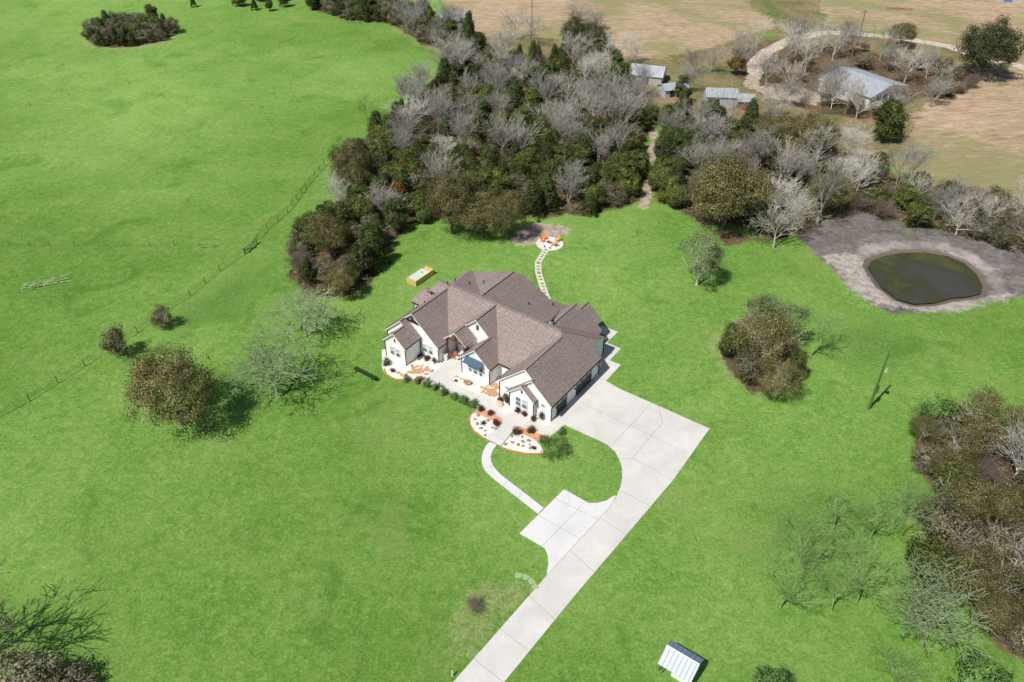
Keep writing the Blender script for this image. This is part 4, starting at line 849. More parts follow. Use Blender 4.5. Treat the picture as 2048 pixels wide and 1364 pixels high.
TREES = []          # (object, kind, zone, px, py, h)
NAMES = {'cedar': 'cedar_tree', 'bush': 'evergreen_tree', 'oak': 'oak_tree', 'lacy': 'oak_tree', 'sparse': 'small_tree', 'darkoak': 'oak_tree', 'rust': 'autumn_tree', 'scrub': 'scrub_tree', 'green': 'green_shrub', 'ghost': 'green_shrub', 'bare': 'bare_tree', 'pale': 'bare_tree', 'mint': 'bare_tree', 'thick': 'bare_tree', 'greenbare': 'bare_tree', 'brown': 'twiggy_shrub', 'redshrub': 'shrub', 'greenshrub': 'shrub', 'columnar': 'columnar_shrub', 'agave': 'agave_plant'}
CATS = {'green': 'shrub', 'ghost': 'shrub', 'scrub': 'scrub tree', 'brown': 'shrub', 'redshrub': 'shrub', 'greenshrub': 'shrub', 'columnar': 'shrub', 'agave': 'plant'}
rgt = random.Random(11)
def plant(kind, x, y, H, W=None, label=None, zone=None, rz=None, var=None, group=None, lean=None):
    pr = protos[kind][(var if var is not None else rgt.randrange(99)) % len(protos[kind])]
    e = empty(NAMES[kind], (x, y, 0), rgt.uniform(0, 6.28) if rz is None else rz, label, CATS.get(kind, 'tree'), group)
    sz = H / pr.H; sx = (W / pr.W) if W else sz * rgt.uniform(0.9, 1.15); e.scale = (sx, sx, sz)
    if lean: e.rotation_euler = (lean[0], lean[1], e.rotation_euler[2])
    for nme, md in pr.parts:
        o = bpy.data.objects.new(nme, md); col(o, e)
    if zone: TREES.append((e, kind, zone, to_px(x, y), H))
    return e
def tp(kind, px, py, H, W=None, label=None, **kw):
    w = at(px, py); return plant(kind, w.x, w.y, H, W, label, **kw)

# single trees the photo lets one point to
solo = [
 ('oak', 366, 850, 13.0, 13.5, 'broad olive-brown oak standing alone left of the lichen tree on the lawn'),
 ('mint', 556, 795, 13.0, 14.0, 'big bare pale green lichen-covered tree left of the dark bench'),
 ('mint', 612, 672, 10.0, 12.0, 'smaller bare lichen-covered tree just below the dark thicket'),
 ('scrub', 240, 712, 6.0, 4.6, 'oval brown-green bush beside the fence line, left of its twin'),
 ('scrub', 330, 655, 4.6, 3.8, 'small grey-brown bush on the pasture by the fence line'),
 ('oak', 906, 468, 13.5, 13.0, 'golden brown oak with dark trunk, left one behind the house'),
 ('oak', 965, 476, 9.5, 10.0, 'low golden oak between the two others behind the house'),
 ('oak', 1015, 480, 10.0, 8.5, 'golden brown oak nearest the fire pit'),
 ('oak', 1444, 459, 15.5, 18.5, 'largest brown oak with pale trunk at the edge of the east wood'),
 ('pale', 1547, 496, 13.0, 11.5, 'spreading bare white tree right of the largest oak'),
 ('bare', 1634, 446, 18.0, 16.0, 'very large bare grey tree left of the pond'),
 ('sparse', 1393, 570, 11.5, 9.0, 'small olive tree standing alone on the lawn below the largest oak'),
 ('greenbare', 1400, 530, 9.5, 6.5, 'pale green bare tree above the small olive tree on the lawn'),
 ('lacy', 1520, 745, 12.0, 9.5, 'brown tree in the middle of the lawn clump left of the green pole'),
 ('sparse', 1560, 700, 10.0, 8.5, 'tallest rear brown tree of the lawn clump'),
 ('lacy', 1548, 800, 7.5, 7.0, 'lowest front olive bush of the lawn clump'),
 ('bush', 1462, 712, 6.5, 5.0, 'dark evergreen at the left end of the lawn clump'),
 ('pale', 1482, 705, 8.0, 6.5, 'pale bare tree at the left side of the lawn clump'),
 ('scrub', 1492, 762, 6.0, 5.5, 'grey-green bush at the lower left of the lawn clump'),
 ('bush', 1580, 765, 6.5, 4.0, 'dark bush at the right edge of the lawn clump'),
 ('sparse', 1510, 668, 8.0, 7.5, 'small olive tree at the top of the lawn clump'),
 ('greenbare', 1622, 712, 10.0, 8.0, 'pale green bare tree right of the lawn clump'),
 ('cedar', 388, 14, 4.5, 2.6, 'small lone cedar at the top edge of the pasture'),
 ('darkoak', 1960, 156, 16.5, 18.5, 'huge dark rounded oak beside the gravel road at top right'),
 ('bush', 1768, 281, 11.0, 9.0, 'dense dark green tree in front of the long white farmhouse'),
 ('cedar', 940, 88, 11.0, 5.0, 'tall pointed cedar right of the far grey shed'),
 ('cedar', 1362, 212, 9.0, 5.0, 'pointed cedar left of the rusty tin barn'),
 ('rust', 1130, 155, 7.0, 5.5, 'orange-brown tree at the rear of the wood'),
 ('oak', 705, 385, 12.0, 9.5, 'tall brown oak on the left edge of the wood by the pasture'),
 ('oak', 712, 408, 9.0, 7.5, 'lower brown oak just under the tall one on the left edge of the wood'),
 ('rust', 797, 408, 6.0, 4.5, 'bright orange tree at the left front of the wood'),
 ('rust', 812, 350, 4.5, 3.4, 'small yellow-orange tree near the left side of the wood'),
 ('darkoak', 1150, 95, 9.0, 11.0, 'dark olive oak on the rear edge of the wood by the hay field'),
 ('darkoak', 1190, 105, 9.0, 10.0, 'rounded oak at the rear right corner of the wood'),
 ('oak', 665, 520, 9.5, 9.0, 'golden brown oak inside the dark thicket'),
 ('green', 850, 445, 4.5, 4.0, 'bright green shrub left of the golden oaks'),
 ('green', 610, 480, 5.0, 5.0, 'bright green shrub at the left top of the dark thicket'),
 ('green', 1810, 890, 5.0, 6.0, 'dark green shrub at the top left corner of the right grove') if False else ('green', 1878, 850, 5.0, 6.0, 'dark green shrub at the top of the right grove'),
 ('bush', 1850, 1160, 6.0, 6.5, 'dark green bush on the left edge of the right grove'),
 ('mint', 1845, 1286, 12.0, 10.5, 'big leaning bare pale green tree in front of the right grove'),
 ('greenbare', 1805, 1045, 9.0, 7.0, 'pale green bare tree just left of the right grove'),
 ('greenbare', 1604, 1145, 10.0, 11.0, 'faint green bare tree, upper left of the group on the lower lawn'),
 ('greenbare', 1712, 1205, 11.0, 10.0, 'faint green bare tree, front right of the group on the lower lawn'),
 ('greenbare', 1662, 1222, 7.5, 7.5, 'small faint green bare tree, lowest of the group on the lower lawn'),
 ('greenbare', 1560, 1215, 9.0, 9.0, 'faint green bare tree, furthest left of the group on the lower lawn'),
 ('greenbare', 1740, 1075, 9.0, 9.5, 'faint green bare tree, furthest back of the group on the lower lawn'),
 ('greenbare', 1665, 1060, 8.0, 9.0, 'faint green bare tree, top middle of the group on the lower lawn'),
 ('green', 1540, 1385, 3.0, 4.5, 'low dark green shrub cut by the bottom edge near the pump house'),
 ('greenbare', 1790, 1370, 5.0, 7.0, 'low tangle of green branches at the bottom right'),
 ('green', 1960, 1390, 4.0, 7.0, 'green thicket shrub at the bottom right corner'),
 ('scrub', 60, 1385, 5.0, 9.0, 'grey-brown thicket at the bottom left corner'),
 ('scrub', 150, 1390, 3.4, 6.0, 'low brown thicket right of the bottom left corner'),
 ('thick', -75, 1350, 14.0, 15.0, 'large bare tree at the left edge throwing branch shadows on the grass'),
 ('greenbare', 735, 240, 8.0, 9.0, 'pale greenish bare tree on the upper left edge of the wood'),
 ('greenbare', 845, 178, 7.0, 8.0, 'pale greenish bare tree further up the left edge of the wood'),
 ('green', 812, 185, 4.5, 5.0, 'bright green shrub on the upper left edge of the wood'),
 ('oak', 1555, 300, 9.0, 12.0, 'golden olive oak, left one in front of the long farmhouse'),
 ('oak', 1620, 312, 9.5, 13.0, 'golden olive oak, right one in front of the long farmhouse'),
 ('oak', 1800, 95, 8.0, 9.0, 'loose olive tree behind the gravel road'),
 ('rust', 1470, 150, 6.0, 5.0, 'brown-leaved tree beside the bend of the gravel road'),
 ('cedar', 1440, 262, 6.5, 4.5, 'yellow-green cedar in front of the tin barn'),
 ('pale', 1395, 345, 8.0, 8.0, 'white bare tree low in the east wood left of the largest oak'),
 ('ghost', 1110, 900, 1.1, 4.8, 'round grass-green shrub inside the driveway loop'),
]
taken = []
for k_, px, py, H_, W_, lab in solo:
    tp(k_, px, py, H_, W_, lab); w = at(px, py); taken.append((w.x, w.y, W_ * 0.30))
# woods and groves
for px, py, rad in [(1745, 235, 7), (1780, 225, 8), (1810, 210, 9), (1835, 195, 7), (1815, 185, 6), (1440, 228, 5), (1490, 232, 5), (1480, 222, 4), (1420, 228, 4), (1350, 212, 4), (1290, 182, 5), (910, 78, 5)]:
    w = at(px, py); taken.append((w.x, w.y, rad))
def pip(x, y, poly):
    c = False; n = len(poly)
    for i in range(n):
        x0, y0 = poly[i]; x1, y1 = poly[(i + 1) % n]
        if (y0 > y) != (y1 > y) and x < (x1 - x0) * (y - y0) / (y1 - y0) + x0: c = not c
    return c
track_w = WOODTRACK
def near_line(x, y, line, r): return float(pdist(np.array([x]), np.array([y]), line)[0]) < r
def kindmap(zone, px, py, r):
    def pick(d):
        s = sum(d.values()) * r.random()
        for k, v in d.items():
            s -= v
            if s <= 0: return k
    if zone == 'main':
        if py > 480: return pick({'cedar': 3, 'bush': 3, 'scrub': 4, 'brown': 1, 'oak': 1})
        if px < 770 and py > 300: return pick({'cedar': 3, 'bush': 4, 'scrub': 1.5, 'bare': 2, 'oak': 1})
        if py > 330: return pick({'bush': 7, 'cedar': 4, 'bare': 1.6, 'pale': .5, 'scrub': 1})
        if py > 275 and px > 900: return pick({'bush': 4, 'cedar': 3, 'bare': 3.2, 'pale': 1, 'scrub': 1})
        if px > 1230: return pick({'bush': 4, 'cedar': 2, 'bare': 2})
        return pick({'bare': 6.0, 'pale': 1.3, 'cedar': 5.2, 'scrub': 1.6, 'bush': 2.6, 'brown': 0.6})
    if zone == 'east':
        if px < 1400 and py > 290: return pick({'bush': 6, 'cedar': 2, 'bare': 1})
        if py < 300 and px < 1500: return pick({'bush': 5, 'cedar': 3, 'bare': 2, 'pale': 1, 'scrub': 1})
        if px > 1650: return pick({'bare': 3, 'pale': 2, 'bush': 2.2, 'scrub': 1.5, 'brown': 2})
        return pick({'bare': 3, 'pale': 2, 'bush': 2, 'scrub': 2, 'oak': 1, 'brown': 1})
    if zone == 'north': return pick({'cedar': 4, 'bush': 2, 'scrub': 3, 'bare': 1.5})
    if zone == 'island': return pick({'scrub': 4, 'cedar': 3, 'bush': 1})
    if zone == 'grove': return pick({'scrub': 3.5, 'lacy': 4.5, 'brown': 0.8, 'pale': 3.6, 'bush': .8})
    if zone == 'farm': return pick({'bare': 8, 'pale': 2, 'scrub': 1.2, 'brown': 2})
SIZES = {'bare': (8, 13), 'pale': (8, 12), 'cedar': (5, 9), 'bush': (4, 7), 'scrub': (3.5, 6), 'oak': (6, 9), 'lacy': (5, 8), 'brown': (3, 5)}
BLD = [P2([(1620, 150), (1670, 120), (1815, 170), (1740, 235)]), P2([(1395, 165), (1520, 165), (1520, 222), (1395, 222)]), P2([(1325, 160), (1390, 160), (1390, 200), (1325, 200)]), P2([(1250, 120), (1330, 120), (1330, 170), (1250, 170)]), P2([(870, 15), (955, 15), (955, 60), (870, 60)])]
def fill(zone, spacing, seed, maxn=999):
    r = random.Random(seed); poly = WOODS[zone]; wp = WW[zone]
    xs = [p[0] for p in wp]; ys = [p[1] for p in wp]; pts = []; tries = 0
    while tries < 5000 and len(pts) < maxn:
        tries += 1; x = r.uniform(min(xs), max(xs)); y = r.uniform(min(ys), max(ys))
        if not pip(x, y, wp): continue
        if any((x - a) ** 2 + (y - b_) ** 2 < c * c for a, b_, c in taken): continue
        if near_line(x, y, track_w, 2.7) or any(pip(x, y, q_) for q_ in BLD): continue
        px, py = to_px(x, y)
        if near_line(x, y, ROAD, 4.0): continue
        k = kindmap(zone, px, py, r); sp_ = spacing * (1.12 if k in ('bare', 'pale', 'oak') else 0.80)
        if any((x - a) ** 2 + (y - b_) ** 2 < (0.5 * (sp_ + c)) ** 2 for a, b_, c in pts): continue
        pts.append((x, y, sp_)); lo, hi = SIZES[k]; H_ = r.uniform(lo, hi)
        if zone in ('island',): H_ = H_ * 0.9
        plant(k, x, y, H_, None, None, zone=zone, var=r.randrange(12))
    return len(pts)
n1 = fill('main', 4.2, 1); n2 = fill('east', 4.5, 2); n3 = fill('north', 4.4, 3); n4 = fill('island', 3.6, 4); n5 = fill('grove', 3.9, 5); n6 = fill('farm', 7.2, 6)
# a few farmyard trees outside the filled zone
WOODS['yard'] = []
for px, py in [(1640, 212), (1662, 218), (1690, 226), (1712, 238), (1270, 130), (1390, 150), (1420, 145), (1372, 185), (1275, 195), (1190, 75), (1150, 62), (770, 12), (1065, 90), (1030, 80), (800, 10), (1790, 240), (1610, 240), (1545, 235), (1860, 215), (1880, 180), (1560, 215)]:
    tp('bare' if rgt.random() < 0.7 else 'pale', px, py, rgt.uniform(8, 12), zone='yard')
for px, py in [(480, 12), (510, 20), (540, 22), (570, 14), (560, 2), (520, 2), (600, -4)]: tp('cedar' if rgt.random() < 0.5 else 'bush', px, py, rgt.uniform(4, 6.5), zone='top')
print('TREES', n1, n2, n3, n4, n5, n6, len(TREES))
ZT = {'main': 'the wood behind the house', 'east': 'the wood between track and pond', 'north': 'the belt along the top pasture edge', 'island': 'the round thicket in the pasture', 'grove': 'the grove at the right edge', 'farm': 'the bare grove round the farmhouse', 'yard': 'the far farmyard', 'top': 'the top edge clump'}
KT = {'bare': 'bare grey tree', 'pale': 'bare whitish tree', 'cedar': 'dark cedar', 'bush': 'dense evergreen', 'scrub': 'grey-brown scrub', 'oak': 'olive-brown oak', 'lacy': 'thin-leaved olive oak', 'brown': 'twiggy brown shrub'}
ORD = ['first', 'second', 'third', 'fourth', 'fifth', 'sixth', 'seventh', 'eighth', 'ninth', 'tenth', 'eleventh', 'twelfth', 'thirteenth', 'fourteenth', 'fifteenth', 'sixteenth', 'seventeenth', 'eighteenth', 'nineteenth', 'twentieth']
def rows_for(zone, items):
    if len(items) <= 6: return [('', items)]
    it = sorted(items, key=lambda t: t[3][1]); n = 2 if len(it) <= 16 else 3 if len(it) <= 30 else 4
    nm = {2: ['rear half', 'front half'], 3: ['rear third', 'middle third', 'front third'], 4: ['rear quarter', 'mid-rear quarter', 'mid-front quarter', 'front quarter']}[n]
    out = []; 
    for i in range(n): out.append((nm[i], it[i * len(it) // n:(i + 1) * len(it) // n]))
    return out
for z in ZT:
    for k in KT:
        items = [t for t in TREES if t[2] == z and t[1] == k]
        for rn, its in rows_for(z, items):
            its = sorted(its, key=lambda t: t[3][0])
            for i, tt in enumerate(its):
                o = ORD[i] if i < len(ORD) else 'number %d' % (i + 1)
                tt[0]['label'] = '%s %s from left, %s%s' % (o, KT[k], (rn + ' of ') if rn else 'in ', ZT[z]) if len(its) > 1 else '%s, the only one %s%s' % (KT[k], ('in the %s of ' % rn) if rn else 'in ', ZT[z])
                tt[0]['group'] = '%ss in %s' % (KT[k], ZT[z])

# undergrowth in the woods: leaf litter and brush nobody could count
def undergrowth(name, zones, density, mt, seed, size):
    rg = np.random.RandomState(seed); P = []
    for z in zones:
        wp = WW[z]; xs = [p[0] for p in wp]; ys = [p[1] for p in wp]; A = (max(xs) - min(xs)) * (max(ys) - min(ys)); n = int(A * density)
        X = rg.uniform(min(xs), max(xs), n); Y = rg.uniform(min(ys), max(ys), n); s = sdist(X, Y, wp); keep = (s > 0.3) & (pdist(X, Y, WOODTRACK) > 2.2)
        cl = lownoise(X, Y, 5, seed) > -0.05; keep &= cl
        P.append(np.stack([X[keep], Y[keep], rg.uniform(0.05, 1.1, keep.sum()) ** 1.5], -1))
    P = np.concatenate(P); nrm = rg.normal(size=P.shape); nrm[:, 2] = np.abs(nrm[:, 2]) + 0.5; nrm /= np.linalg.norm(nrm, axis=1)[:, None]
    a = np.cross(nrm, rg.normal(size=P.shape)); a /= np.linalg.norm(a, axis=1)[:, None]; c = np.cross(nrm, a); s = (size * rg.uniform(0.4, 1.1, len(P)))[:, None]
    V = np.stack([P - a * s - c * s * .5, P + a * s - c * s * .5, P + a * s + c * s * .5, P - a * s + c * s * .5], 1).reshape(-1, 3)
    o = bpy.data.objects.new(name, quads(name, V, np.arange(len(V)).reshape(-1, 4), mt, rg.rand(len(P)))); col(o)
    tag(o, 'low brush and leaf litter under the trees', 'undergrowth', kind='stuff')
undergrowth('undergrowth', ['main', 'east', 'north', 'grove', 'island'], 4.5, M['l_scrub'], 8, 0.26)
undergrowth('undergrowth', ['main', 'east', 'north'], 2.5, M['l_bush'], 9, 0.28)

# ------------------------------------------------------------------ beds: shrubs, rocks, flagstones
def Z5(x, y): return 920 + x / 6.821, 760 + y / 6.821
def Z7(x, y): return 760 + x / 10.24, 700 + y / 10.24
def ordered(items, build, text, cat, group):
    its = sorted(items, key=lambda p: p[0]); n = len(its)
    for i, p in enumerate(its):
        lab = text.replace('#', ORD[i] if i < 20 else 'number %d' % (i + 1)); o = build(p); tag(o, lab, cat, group)
def shrub(kind, H_, W_=None):
    return lambda p: tp(kind, p[0], p[1], H_ * rgt.uniform(0.85, 1.15), W_)
ordered([Z5(*p) for p in [(285, 415), (415, 472)]], shrub("redshrub", 0.85, 1.05), '# dark red shrub from left in the left orange stone strip', 'shrub', 'red shrubs in the left strip')
ordered([Z5(*p) for p in [(495, 618), (345, 757)]][:1], shrub('redshrub', 0.95, 1.2), 'dark red shrub at the right of the left gravel bed', 'shrub', None)
ordered([Z5(*p) for p in [(770, 730), (965, 708)]], shrub("redshrub", 1.05, 1.35), '# dark shrub from left in the right orange stone strip', 'shrub', 'dark shrubs in the right strip')
ordered([Z5(*p) for p in [(555, 285), (655, 315), (780, 440), (878, 485), (1004, 548)]], shrub("redshrub", 0.85, 0.95), '# dark red shrub from left along the garage front', 'shrub', 'red shrubs along the garage front')
ordered([Z5(*p) for p in [(1110, 545), (615, 290)]], shrub('columnar', 1.8, 0.55), '# narrow upright juniper from left along the garage front', 'shrub', 'upright junipers at the garage')
ordered([Z5(1010, 940)], shrub('redshrub', 0.5, 0.7), 'small red-flowered plant at the tip of the right gravel bed', 'plant', None)
ordered([Z5(320, 600)], shrub('agave', 0.8, 1.6), 'spiky grey-green agave in the middle of the left gravel bed', 'plant', None)
ordered([Z7(*p) for p in [(550, 625), (790, 660), (975, 730), (1150, 800), (1320, 895), (1520, 985), (1700, 1065), (1900, 1150)]], shrub('greenshrub', 1.0, 1.45), '# green shrub from left in the hedge row below the front walk', 'shrub', 'green shrubs in the hedge row')
ordered([Z5(*p) for p in [(50, 310), (180, 350)]], shrub('greenshrub', 1.0, 1.45), '# green shrub from left at the right end of the hedge row', 'shrub', 'last green shrubs of the hedge row')
ordered([Z7(140, 300)], shrub('greenshrub', 1.2, 1.4), 'green shrub at the left front corner of the house', 'shrub', None)
ordered([Z5(1150, 840)], shrub('greenshrub', 1.1, 1.7), 'green shrub at the right end of the right gravel bed', 'shrub', None)
ordered([Z5(1385, 725)], shrub('greenshrub', 0.7, 1.3), 'low green shrub beside the driveway corner on the grass', 'shrub', None)
ordered([Z7(1095, 275), Z7(960, 205)][1:], shrub('redshrub', 0.8, 1.1), 'brown-leaved plant under the windows of the left wing', 'plant', None)
ordered([Z7(1105, 278)], shrub('columnar', 1.5, 0.5), 'slim upright juniper at the corner of the left wing', 'shrub', None)
ordered([Z7(820, 130)], shrub('redshrub', 0.5, 0.9), 'red plant in the corner between the left wing walls', 'plant', None)
ordered([Z7(265, 440)], shrub('redshrub', 0.5, 0.9), 'small dark plant at the left end of the front gravel bed', 'plant', None)
ordered([Z7(1550, 645)], shrub('agave', 0.6, 1.1), 'small spiky plant in the bed below the metal awning', 'plant', None)
rr = random.Random(21)
def rockat(sz, m=M['rock'], flatness=0.5, name='rock'):
    def f(p):
        w = at(*p); m_ = MB(); n = 8; s = sz * rr.uniform(0.8, 1.2)
        ring = lambda z, k: [Vector((k * s * math.cos(j / n * 6.283) * rr.uniform(0.8, 1.1), k * s * 0.75 * math.sin(j / n * 6.283) * rr.uniform(0.8, 1.1), z * s)) for j in range(n)]
        r0_, r1_, r2_ = ring(0, 1.0), ring(flatness * 0.6, 0.9), ring(flatness, 0.5)
        for A_, B_ in ((r0_, r1_), (r1_, r2_)):
            for j in range(n): m_.poly([A_[j], A_[(j + 1) % n], B_[(j + 1) % n], B_[j]])
        m_.poly(r2_); return m_.build(name, m, None, (w.x, w.y, 0.02), rr.uniform(0, 6))
    return f
ordered([Z5(*p) for p in [(245, 485), (205, 535), (380, 555), (285, 660), (345, 695), (235, 600), (445, 655), (490, 668), (345, 757)]], rockat(0.32), '# rock from left lying in the left gravel bed', 'rock', 'rocks in the left gravel bed')
ordered([Z5(*p) for p in [(620, 878), (715, 855), (795, 885), (850, 778), (855, 842), (858, 903), (940, 828), (950, 885), (965, 930), (705, 770)]], rockat(0.32), '# rock from left lying in the right gravel bed', 'rock', 'rocks in the right gravel bed')
ordered([Z5(540, 330)], rockat(0.75, noisy('tan_boulder', (0.5, 0.38, 0.24), (0.62, 0.5, 0.36), 2)), 'large flat tan boulder by the garage left corner', 'rock', None)
ordered([Z5(215, 150)], rockat(0.5, M['stone'], 0.2), 'pinkish flat stone in the front walk', 'stone', None)
ordered([Z7(655, 325), Z7(610, 350)][:1], rockat(0.32), 'dark round rock on the gravel below the left wing', 'rock', None)
ordered([Z7(1275, 245), Z7(1318, 212)], rockat(0.22, M['dark'], 0.2, 'path_light'), '# round black ground light from left beside the entry pier', 'path light', 'ground lights by the entry')
def flags(pts, text, group, sz=0.5):
    ordered(pts, lambda p: rockat(sz * rr.uniform(0.75, 1.2), M['flag'], 0.09, 'flagstone')(p), text, 'flagstone', group)
flags([Z7(*p) for p in [(755, 340), (860, 325), (960, 360), (680, 380), (690, 430), (680, 475), (760, 400), (830, 385), (900, 400), (790, 430), (770, 465), (860, 445), (930, 415), (980, 405), (1060, 430), (950, 495), (545, 505), (440, 505), (375, 465), (610, 455)]], '# rusty flagstone from left in the curved paving before the left wing', 'flagstones before the left wing')
flags([Z7(*p) for p in [(760, 560), (810, 555), (860, 575), (900, 570), (830, 600), (880, 600)]], '# reddish flagstone from left beside the foot of the entry walk', 'flagstones at the entry walk foot', 0.35)
def Z8(x, y): return 900 + x / 13.64, 700 + y / 13.64
flags([Z8(*p) for p in [(160, 720), (220, 745), (305, 785), (390, 815), (590, 900), (670, 935), (850, 1010)]], '# flat stone from left in the curve below the metal awning', 'stones below the awning', 0.32)
flags([Z8(*p) for p in [(950, 1060), (1020, 990), (1170, 970), (900, 1140), (1060, 1120), (1180, 1085), (1250, 1060), (1030, 1180), (1140, 1165), (1230, 1150), (1100, 1230), (1200, 1225), (1290, 1010), (1290, 1200), (1250, 930)]], '# orange flagstone from left in the paving between the two front wings', 'flagstones between the front wings', 0.5)
# urn with coiled rim
ur = at(*Z8(475, 920)); ue = empty('planter_bowl', (ur.x, ur.y, 0.03), 0, 'round bronze planter bowl with rim in the bed below the awning', 'planter')
m = MB(); m.bar((0, 0, 0), (0, 0, 0.35), 0.3, 0.6, 16); m.build('bowl', M['rock'], ue)
m = MB()
for j in range(16):
    a0, a1 = j / 16 * 6.283, (j + 1) / 16 * 6.283; m.bar((0.62 * math.cos(a0), 0.62 * math.sin(a0), 0.36), (0.62 * math.cos(a1), 0.62 * math.sin(a1), 0.36), 0.06)
m.build('rim', M['cedar_board'], ue)

# ------------------------------------------------------------------ fences, gates
def fence(pts, spacing, label, hp=1.35, wires=3, mt=None, r=0.05, wr=0.012):
    mt = mt or M['greenwood']; w = [at(*p) for p in pts]; o = w[0]; e = empty('wire_fence', o, 0, label, 'fence')
    wm = MB(); posts = []
    for a, c in zip(w[:-1], w[1:]):
        L = (c - a).length; n = max(1, int(round(L / spacing)))
        for i in range(n): posts.append(a + (c - a) * i / n)
    posts.append(w[-1])
    pm = None
    for i, p in enumerate(posts):
        if pm is None:
            m = MB(); m.bar((0, 0, -0.1), (0, 0, hp), r, r * 0.9, 5); ob = m.build('post', mt, e, (p.x - o.x, p.y - o.y, 0)); pm = ob
        else:
            ob = pm.copy(); scene.collection.objects.link(ob); ob.parent = e; ob.location = (p.x - o.x, p.y - o.y, 0)
    for a, c in zip(posts[:-1], posts[1:]):
        for k in range(wires):
            z = hp * (0.35 + 0.28 * k); wm.bar((a.x - o.x, a.y - o.y, z), (c.x - o.x, c.y - o.y, z), wr, n=3)
    wm.build('wire', mt, e); return e
fence([(668, 312), (620, 365), (575, 425), (535, 458), (516, 480)], 3.2, 'green wire fence running up the pasture from the gate to the wood', 1.5, 3, None, 0.07, 0.03)
fence([(489, 509), (440, 542), (380, 592), (320, 630), (275, 665), (170, 732), (60, 802), (-30, 850)], 5.0, 'green wire fence running down the pasture from the gate to the left edge', 1.4, 3, None, 0.07, 0.022)
fence([(0, 214), (60, 212), (140, 195), (260, 170), (430, 127), (600, 88), (700, 72), (820, 92), (872, 108)], 8.0, 'thin wire fence crossing the upper pasture')
fence([(-20, 492), (100, 493), (200, 493), (300, 493), (400, 493)], 4.5, 'thin wire fence crossing the middle of the pasture')
def gate(px0, px1, label, mt, rails=4):
    a, c = at(*px0), at(*px1); d = c - a; e = empty('field_gate', a, math.atan2(d.y, d.x), label, 'gate'); L = d.length
    for x in (0, L): m = MB(); m.bar((x, 0, -0.05), (x, 0, 1.45), 0.09, n=6); m.build('post', mt, e)
    for k in range(rails): m = MB(); m.bar((0, 0, 0.3 + 1.0 * k / max(1, rails - 1)), (L, 0, 0.3 + 1.0 * k / max(1, rails - 1)), 0.05, n=5); m.build('rail', mt, e)
gate((404, 496), (427, 495), 'fence brace frame of two posts and pale rails in the pasture fence', M['palegreen'], 2)
gate((488, 500), (505, 498), 'pale green pipe gate at the fence corner', M['palegreen'], 4); gate((491, 508), (514, 487), 'dark green pipe gate at the fence corner', M['greenwood'], 5)
# brush pile
bp = at(85, 570); m = MB(); rb = random.Random(9)
for i in range(60):
    x, y = rb.uniform(-3.6, 3.6), rb.uniform(-1.0, 1.0); az = rb.uniform(-0.7, 0.9) if rb.random() < .7 else rb.uniform(0, 6.28); L = rb.uniform(0.8, 2.4); z = rb.uniform(0.05, 0.6)
    m.bar((x, y, z), (x + L * math.cos(az), y + L * math.sin(az) * .7, z + rb.uniform(-0.2, 0.5)), rb.uniform(0.03, 0.08), 0.03, 4)
tag(m.build('brush_pile', M['b_mint'], None, (bp.x, bp.y, 0), R(25)), 'pile of pale cut branches on the left pasture', 'brush pile')
m = MB()
for i in range(26):
    x, y = rb.uniform(-4.5, 4.5), rb.uniform(-0.9, 0.9); m.bar((x, y, 0.2), (x + rb.uniform(0.5, 2), y + rb.uniform(-.5, .5), rb.uniform(0.3, 0.9)), rb.uniform(0.12, 0.25), 0.1, 6)
lp = at(1795, 18); tag(m.build('log_pile', noisy('red_brown_logs', (0.32, 0.15, 0.09), (0.45, 0.26, 0.17), 1.5), None, (lp.x, lp.y, 0), R(-8)), 'heap of reddish logs in the far hay field', 'log pile')

# ------------------------------------------------------------------ utility poles
def pole(px, py, H_, r, mt, label, extras=True):
    w = at(px, py); e = empty('utility_pole', w, 0, label, 'pole'); m = MB(); m.bar((0, 0, -0.1), (0, 0, H_), r, r * 0.55, 10); m.build('shaft', mt, e)
    if extras:
        m = MB(); m.bar((0.32, 0.1, H_ * 0.30), (0.32, 0.1, H_ * 0.42), 0.22, n=10); m.build('transformer', mt, e)
        m = MB(); m.bar((0.1, 0, H_ * 0.70), (0.45, 0, H_ * 0.72), 0.04); m.build('bracket', mt, e)
        m = MB(); m.bar((0.55, 0, H_ * 0.68), (0.55, 0, H_ * 0.74), 0.36, 0.12, 12); m.build('lamp_shade', M['palegreen'], e)
    else:
        m = MB(); m.bar((-1.1, 0, H_ - 0.5), (1.1, 0, H_ - 0.5), 0.07, n=5); m.build('crossarm', mt, e)
pole(1737, 818, 10.9, 0.22, M['greenwood'], 'leaning-looking dark green pole with round lamp on the right lawn')
pole(1713, 92, 11.5, 0.19, M['polewood'], 'tall brown utility pole in the bare grove beside the gravel road', False)
pole(1063, 66, 11.5, 0.19, M['polewood'], 'tall brown utility pole behind the wood at the hay field edge', False)

